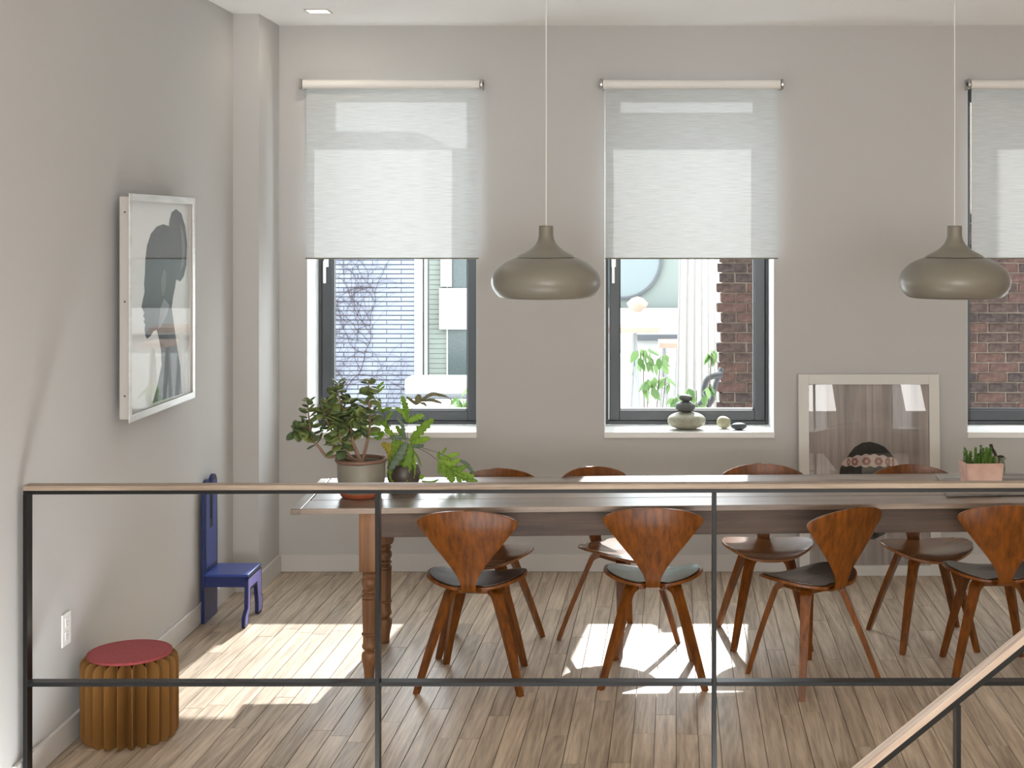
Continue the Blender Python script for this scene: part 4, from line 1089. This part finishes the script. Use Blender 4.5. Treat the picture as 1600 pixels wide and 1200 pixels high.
# white painted brick building with a bare vine
YN = 20.0; sN = F/YN
wb = empty('white_brick_building', (-5.6, YN, -1.25)); tag(wb, 'white painted brick building with bare creeper outside the left window', 'building')
bx0 = -5.6
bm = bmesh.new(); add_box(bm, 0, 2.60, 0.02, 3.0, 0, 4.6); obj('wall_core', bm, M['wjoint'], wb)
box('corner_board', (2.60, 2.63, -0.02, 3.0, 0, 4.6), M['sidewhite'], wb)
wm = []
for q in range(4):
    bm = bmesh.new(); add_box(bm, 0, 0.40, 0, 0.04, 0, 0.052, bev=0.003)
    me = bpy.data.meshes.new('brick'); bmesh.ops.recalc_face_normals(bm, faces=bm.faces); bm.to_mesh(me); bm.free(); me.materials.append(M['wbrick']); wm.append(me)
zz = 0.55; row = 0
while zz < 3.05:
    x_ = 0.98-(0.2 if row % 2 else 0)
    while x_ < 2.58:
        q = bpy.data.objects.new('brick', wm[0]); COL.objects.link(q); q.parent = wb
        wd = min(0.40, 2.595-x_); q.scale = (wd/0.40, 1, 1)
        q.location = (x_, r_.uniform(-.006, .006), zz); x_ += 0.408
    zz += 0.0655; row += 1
bm = bmesh.new(); rv = random.Random(5)
def vine(p, ang_, n, r):
    pts = [p]
    for i in range(n):
        ang_ += rv.uniform(-.35, .35); p = p+Vector((math.cos(ang_)*0.06, 0, math.sin(ang_)*0.06)); pts.append(p)
        if rv.random() < 0.32 and r > 0.003: vine(p, ang_+rv.choice((-1, 1))*rv.uniform(.5, 1.3), int(n*0.55), r*0.6)
        if not (0.95 < p.x < 2.5): break
    add_tube(bm, pts, r, r*0.6, 4)
for x_ in (1.15, 1.5, 1.75, 1.35): vine(Vector((x_, -0.025, 0.4)), PI/2+rv.uniform(-.2, .2), 42, 0.007)
vn = obj('bare_vine', bm, M['vine'], wb); vn['kind'] = 'stuff'

# pale green sided house beside it
gh = empty('green_sided_house', (-2.96, 20.6, -1.25)); tag(gh, 'pale green sided house with a white blind beyond the white brick corner', 'building')
box('house_core', (0.0, 4.6, 0.02, 3, 0, 4.4), M['greygreen'], gh)
zz = 0.6
while zz < 3.2:
    q = box('siding_board', (0.08, 0.62, 0.0, 0.02, 0, 0.066), M['siding'], gh); q.location = (0, 0, zz); zz += 0.072
box('corner_post', (0.01, 0.06, -0.02, 0.0, 0.55, 3.3), M['sidewhite'], gh)
wn = box('house_window', (0.36, 1.8, -0.03, -0.004, 1.02, 3.3), M['dglass'], gh)
box('window_frame', (0.34, 0.36, -0.04, -0.002, 1.0, 3.3), M['sidewhite'], gh)
box('hanging_blind', (0.24, 0.64, -0.09, -0.05, 1.75, 2.35), M['curtain'], gh)
box('upper_blind', (0.26, 0.42, -0.08, -0.045, 2.37, 3.3), M['curtain'], gh)
pw = empty('terrace_parapet', (-2.95, 18.5, -1.25)); tag(pw, 'white terrace parapet with a thin grey coping below the green house', 'parapet')
box('parapet_wall', (0, 3.0, 0, 0.2, 0, 0.98), M['sidewhite'], pw)
box('coping', (-0.02, 3.0, -0.03, 0.24, 0.99, 1.02), M['alu'], pw)
box('back_ledge', (0, 3.0, 0.3, 0.9, 0, 1.20), M['sidewhite'], pw)

# courtyard room beyond the middle window
def gbox(name, px0, px1, py0, py1, Y, d, m, label, cat):
    a = P(px0, py1, Y); b = P(px1, py0, Y)
    o = box(name, (a.x, b.x, Y, Y+d, max(a.z, -1.249), b.z), m); tag(o, label, cat); return o
YC = 15.0
a = P(930, 487, YC); b = P(1120, 250, YC)
cw = struct(box('courtyard_wall', (-0.45, 1.8, YC, YC+0.25, -1.249, 3.2), M['greygreen']))
# white built-in bench wall below
o = empty('garden_sideboard', (a.x, YC-0.6, -1.25)); tag(o, 'long white bench with a dark strip for shelf shade outside the middle window', 'bench')
zt_ = P(1000, 486, YC-0.6).z+1.25
box('bench_back', (-0.3, 2.1, 0.3, 0.55, 0, zt_), M['sidewhite'], o); box('bench_seat', (-0.3, 2.1, -0.15, 0.28, 0, zt_-0.45), M['sidewhite'], o)
box('shelf_shadow', (0.4, 2.1, 0.22, 0.299, zt_-0.32, zt_-0.26), M['alu'], o)  # solid dark strip stands in for the shade below the shelf
box('grey_panel', (0.75, 1.25, -0.17, -0.151, 0.95, 1.1), M['greygreen'], o)
# round mirror
c0 = P(972, 405, YC-0.03); Rm = 60*(YC)/F
mr_ = empty('round_mirror', c0); tag(mr_, 'large round mirror with a thin dark rim outside the middle window', 'mirror')
bm = bmesh.new(); add_lathe(bm, [(Rm-0.008, 0), (Rm-0.008, 0.01)], n=64); bm.transform(Matrix.Rotation(PI/2, 4, 'X')); obj('mirror_glass', bm, M['mirror'], mr_, angle=30)
bm = bmesh.new(); add_lathe(bm, [(Rm-0.01, -0.005), (Rm+0.012, -0.005), (Rm+0.012, 0.02), (Rm-0.01, 0.02), (Rm-0.01, -0.005)], n=64, cap=False); bm.transform(Matrix.Rotation(PI/2, 4, 'X')); obj('mirror_rim', bm, M['alu'], mr_, angle=30)
# trestle table
def trestle(px0, px1, py, Y, lab, legs):
    a = P(px0, py, Y); b = P(px1, py, Y); t = empty('garden_table', (a.x, Y, -1.25)); W_ = b.x-a.x; zz = a.z+1.25
    box('tabletop', (0, W_, 0, 0.5, zz-0.05, zz), M['tablewood'], t, bev=0.004)
    for lx in legs:
        for s in (-1, 1):
            bm = bmesh.new(); add_tube(bm, [(lx*W_, 0.25, zz-0.05), (lx*W_+s*0.13, 0.25, 0.012)], 0.02, 0.016, 8)
            obj('leg', bm, M['greyp'], t)
    tag(t, lab, 'table', 'garden tables outside the middle window')
trestle(930, 1030, 512, 13.0, 'pale wooden garden table seen left through the middle window', (0.62,))
trestle(1030, 1070, 536, 13.5, 'smaller pale garden table left of the outdoor curtain', (0.2, 0.8))
# bowls
for (px_, py_, Y_, lab) in ((996, 494, 14.2, 'pale round lantern on the white bench outside'),):
    c_ = P(px_, py_, Y_); bm = bmesh.new(); add_lathe(bm, [(0.03, -0.09), (0.09, -0.04), (0.11, 0.0), (0.06, 0.05), (0.0, 0.07)], n=24)
    o = obj('garden_lantern', bm, M['tablewood'], None, smooth=True, loc=(c_.x, Y_, zt_-1.25+0.0905)); tag(o, lab, 'lantern')
# curtain
cu = P(1062, 650, 12.6); cu2 = P(1130, 650, 12.6)
bm = bmesh.new(); n = 90; W_ = cu2.x-cu.x; A_ = []; B_ = []
for i in range(n+1):
    t = i/n; yy = 0.014*math.sin(t*2*PI*7)+0.006*math.sin(t*41)
    A_.append(bm.verts.new((t*W_+0.02, yy, 4.0))); B_.append(bm.verts.new((t*W_*1.0+0.05*math.sin(3*t)-(0.06*(1-t)), yy*1.3, 0.03)))
for i in range(n): bm.faces.new((A_[i], A_[i+1], B_[i+1], B_[i]))
o = obj('garden_curtain', bm, M['curtain'], None, smooth=True, loc=(cu.x, 12.6, -1.25)); tag(o, 'long white outdoor curtain hanging in folds beside the brick wall', 'curtain')
m_ = o.modifiers.new('thick', 'SOLIDIFY'); m_.thickness = 0.004
box_ = box('curtain_rail', (cu.x-0.9, cu2.x+0.4, 12.58, 12.62, 2.75, 2.79), M['alu']); tag(box_, 'grey rail carrying the white outdoor curtain', 'curtain rail')
# planter ledge right outside the windows with leafy shrub and hose
YPz = 9.3
leafb = bmesh.new()
prof = [(0, .03), (.12, .16), (.3, .27), (.5, .26), (.7, .18), (.88, .08), (1, .01)]
Lr = [[leafb.verts.new((t, -w_, -0.12*t*t)), leafb.verts.new((t, 0, 0.05-0.12*t*t)), leafb.verts.new((t, w_, -0.12*t*t))] for t, w_ in prof]
for a_, b_ in zip(Lr, Lr[1:]):
    for j in range(2): leafb.faces.new((a_[j], a_[j+1], b_[j+1], b_[j]))
gl = bpy.data.meshes.new('leaf'); leafb.to_mesh(gl); leafb.free(); gl.materials.append(M['outleaf'])
def shrub(pxs, Y, base_px, label, n, ztop):
    bpt = P(base_px, 660, Y); r0 = empty('garden_shrub', (bpt.x, Y, -1.25)); o0 = Vector((bpt.x, Y, -1.25))
    tag(r0, label, 'shrub', 'leafy shrubs outside the middle window')
    for (px_, py_, nl, sp) in pxs:
        tip = P(px_, py_, Y)-o0
        path = smooth_path([Vector((0, 0, 0)), Vector((tip.x*0.3, 0.05, tip.z*0.55)), tip], 8)
        bm = bmesh.new(); add_tube(bm, path, 0.007, 0.003, 6); obj('stem', bm, M['stem'], r0)
        for k in range(int(nl*1.6)):
            q = bpy.data.objects.new('leaf', gl); COL.objects.link(q); q.parent = r0
            sc = rnd.uniform(0.06, 0.10)
            q.location = tip+Vector((rnd.uniform(-sp, sp), rnd.uniform(-.05, .05), rnd.uniform(-sp*1.6, sp*0.3)))
            d = Vector((rnd.uniform(-.6, .6), rnd.uniform(-.5, .1), rnd.uniform(-1.2, -0.2))).normalized()
            q.scale = (sc, sc, sc); q.rotation_euler = (d.to_track_quat('X', 'Z').to_matrix() @ Matrix.Rotation(rnd.uniform(-1, 1), 3, 'X')).to_euler()
shrub([(1005, 548, 9, .05), (1032, 556, 5, .04), (1012, 592, 8, .05), (1040, 590, 4, .03)], 9.2, 1010, 'leafy shrub outside at the left of the middle window', 0, 0)
shrub([(1112, 548, 5, .035), (1088, 610, 9, .06), (1062, 618, 6, .04), (1108, 600, 5, .03)], 9.25, 1095, 'leafy shrub outside against the brick wall edge', 0, 0)
shrub([(724, 625, 10, .05), (738, 600, 6, .03)], 9.2, 745, 'leafy shrub at the lower right corner of the left window', 0, 0)
bm = bmesh.new()
hz = lambda x_, y_, d_=0: P(x_, y_, 9.6+d_)
add_tube(bm, smooth_path([hz(1128, 585), hz(1108, 590), hz(1100, 605), hz(1099, 625), hz(1088, 645), hz(1086, 720), Vector((0.5, 9.6, -1.25))], 8), 0.022, 0.022, 12)
add_tube(bm, smooth_path([hz(1128, 575, .1), hz(1118, 600, .1), hz(1112, 625, .1), hz(1100, 650, .1), hz(1098, 720, .1), Vector((0.56, 9.7, -1.25))], 8), 0.020, 0.020, 12)
o = obj('drain_hose', bm, M['hose'], None, smooth=True); tag(o, 'dark curved pipes beside the brick wall outside the middle window', 'pipe')
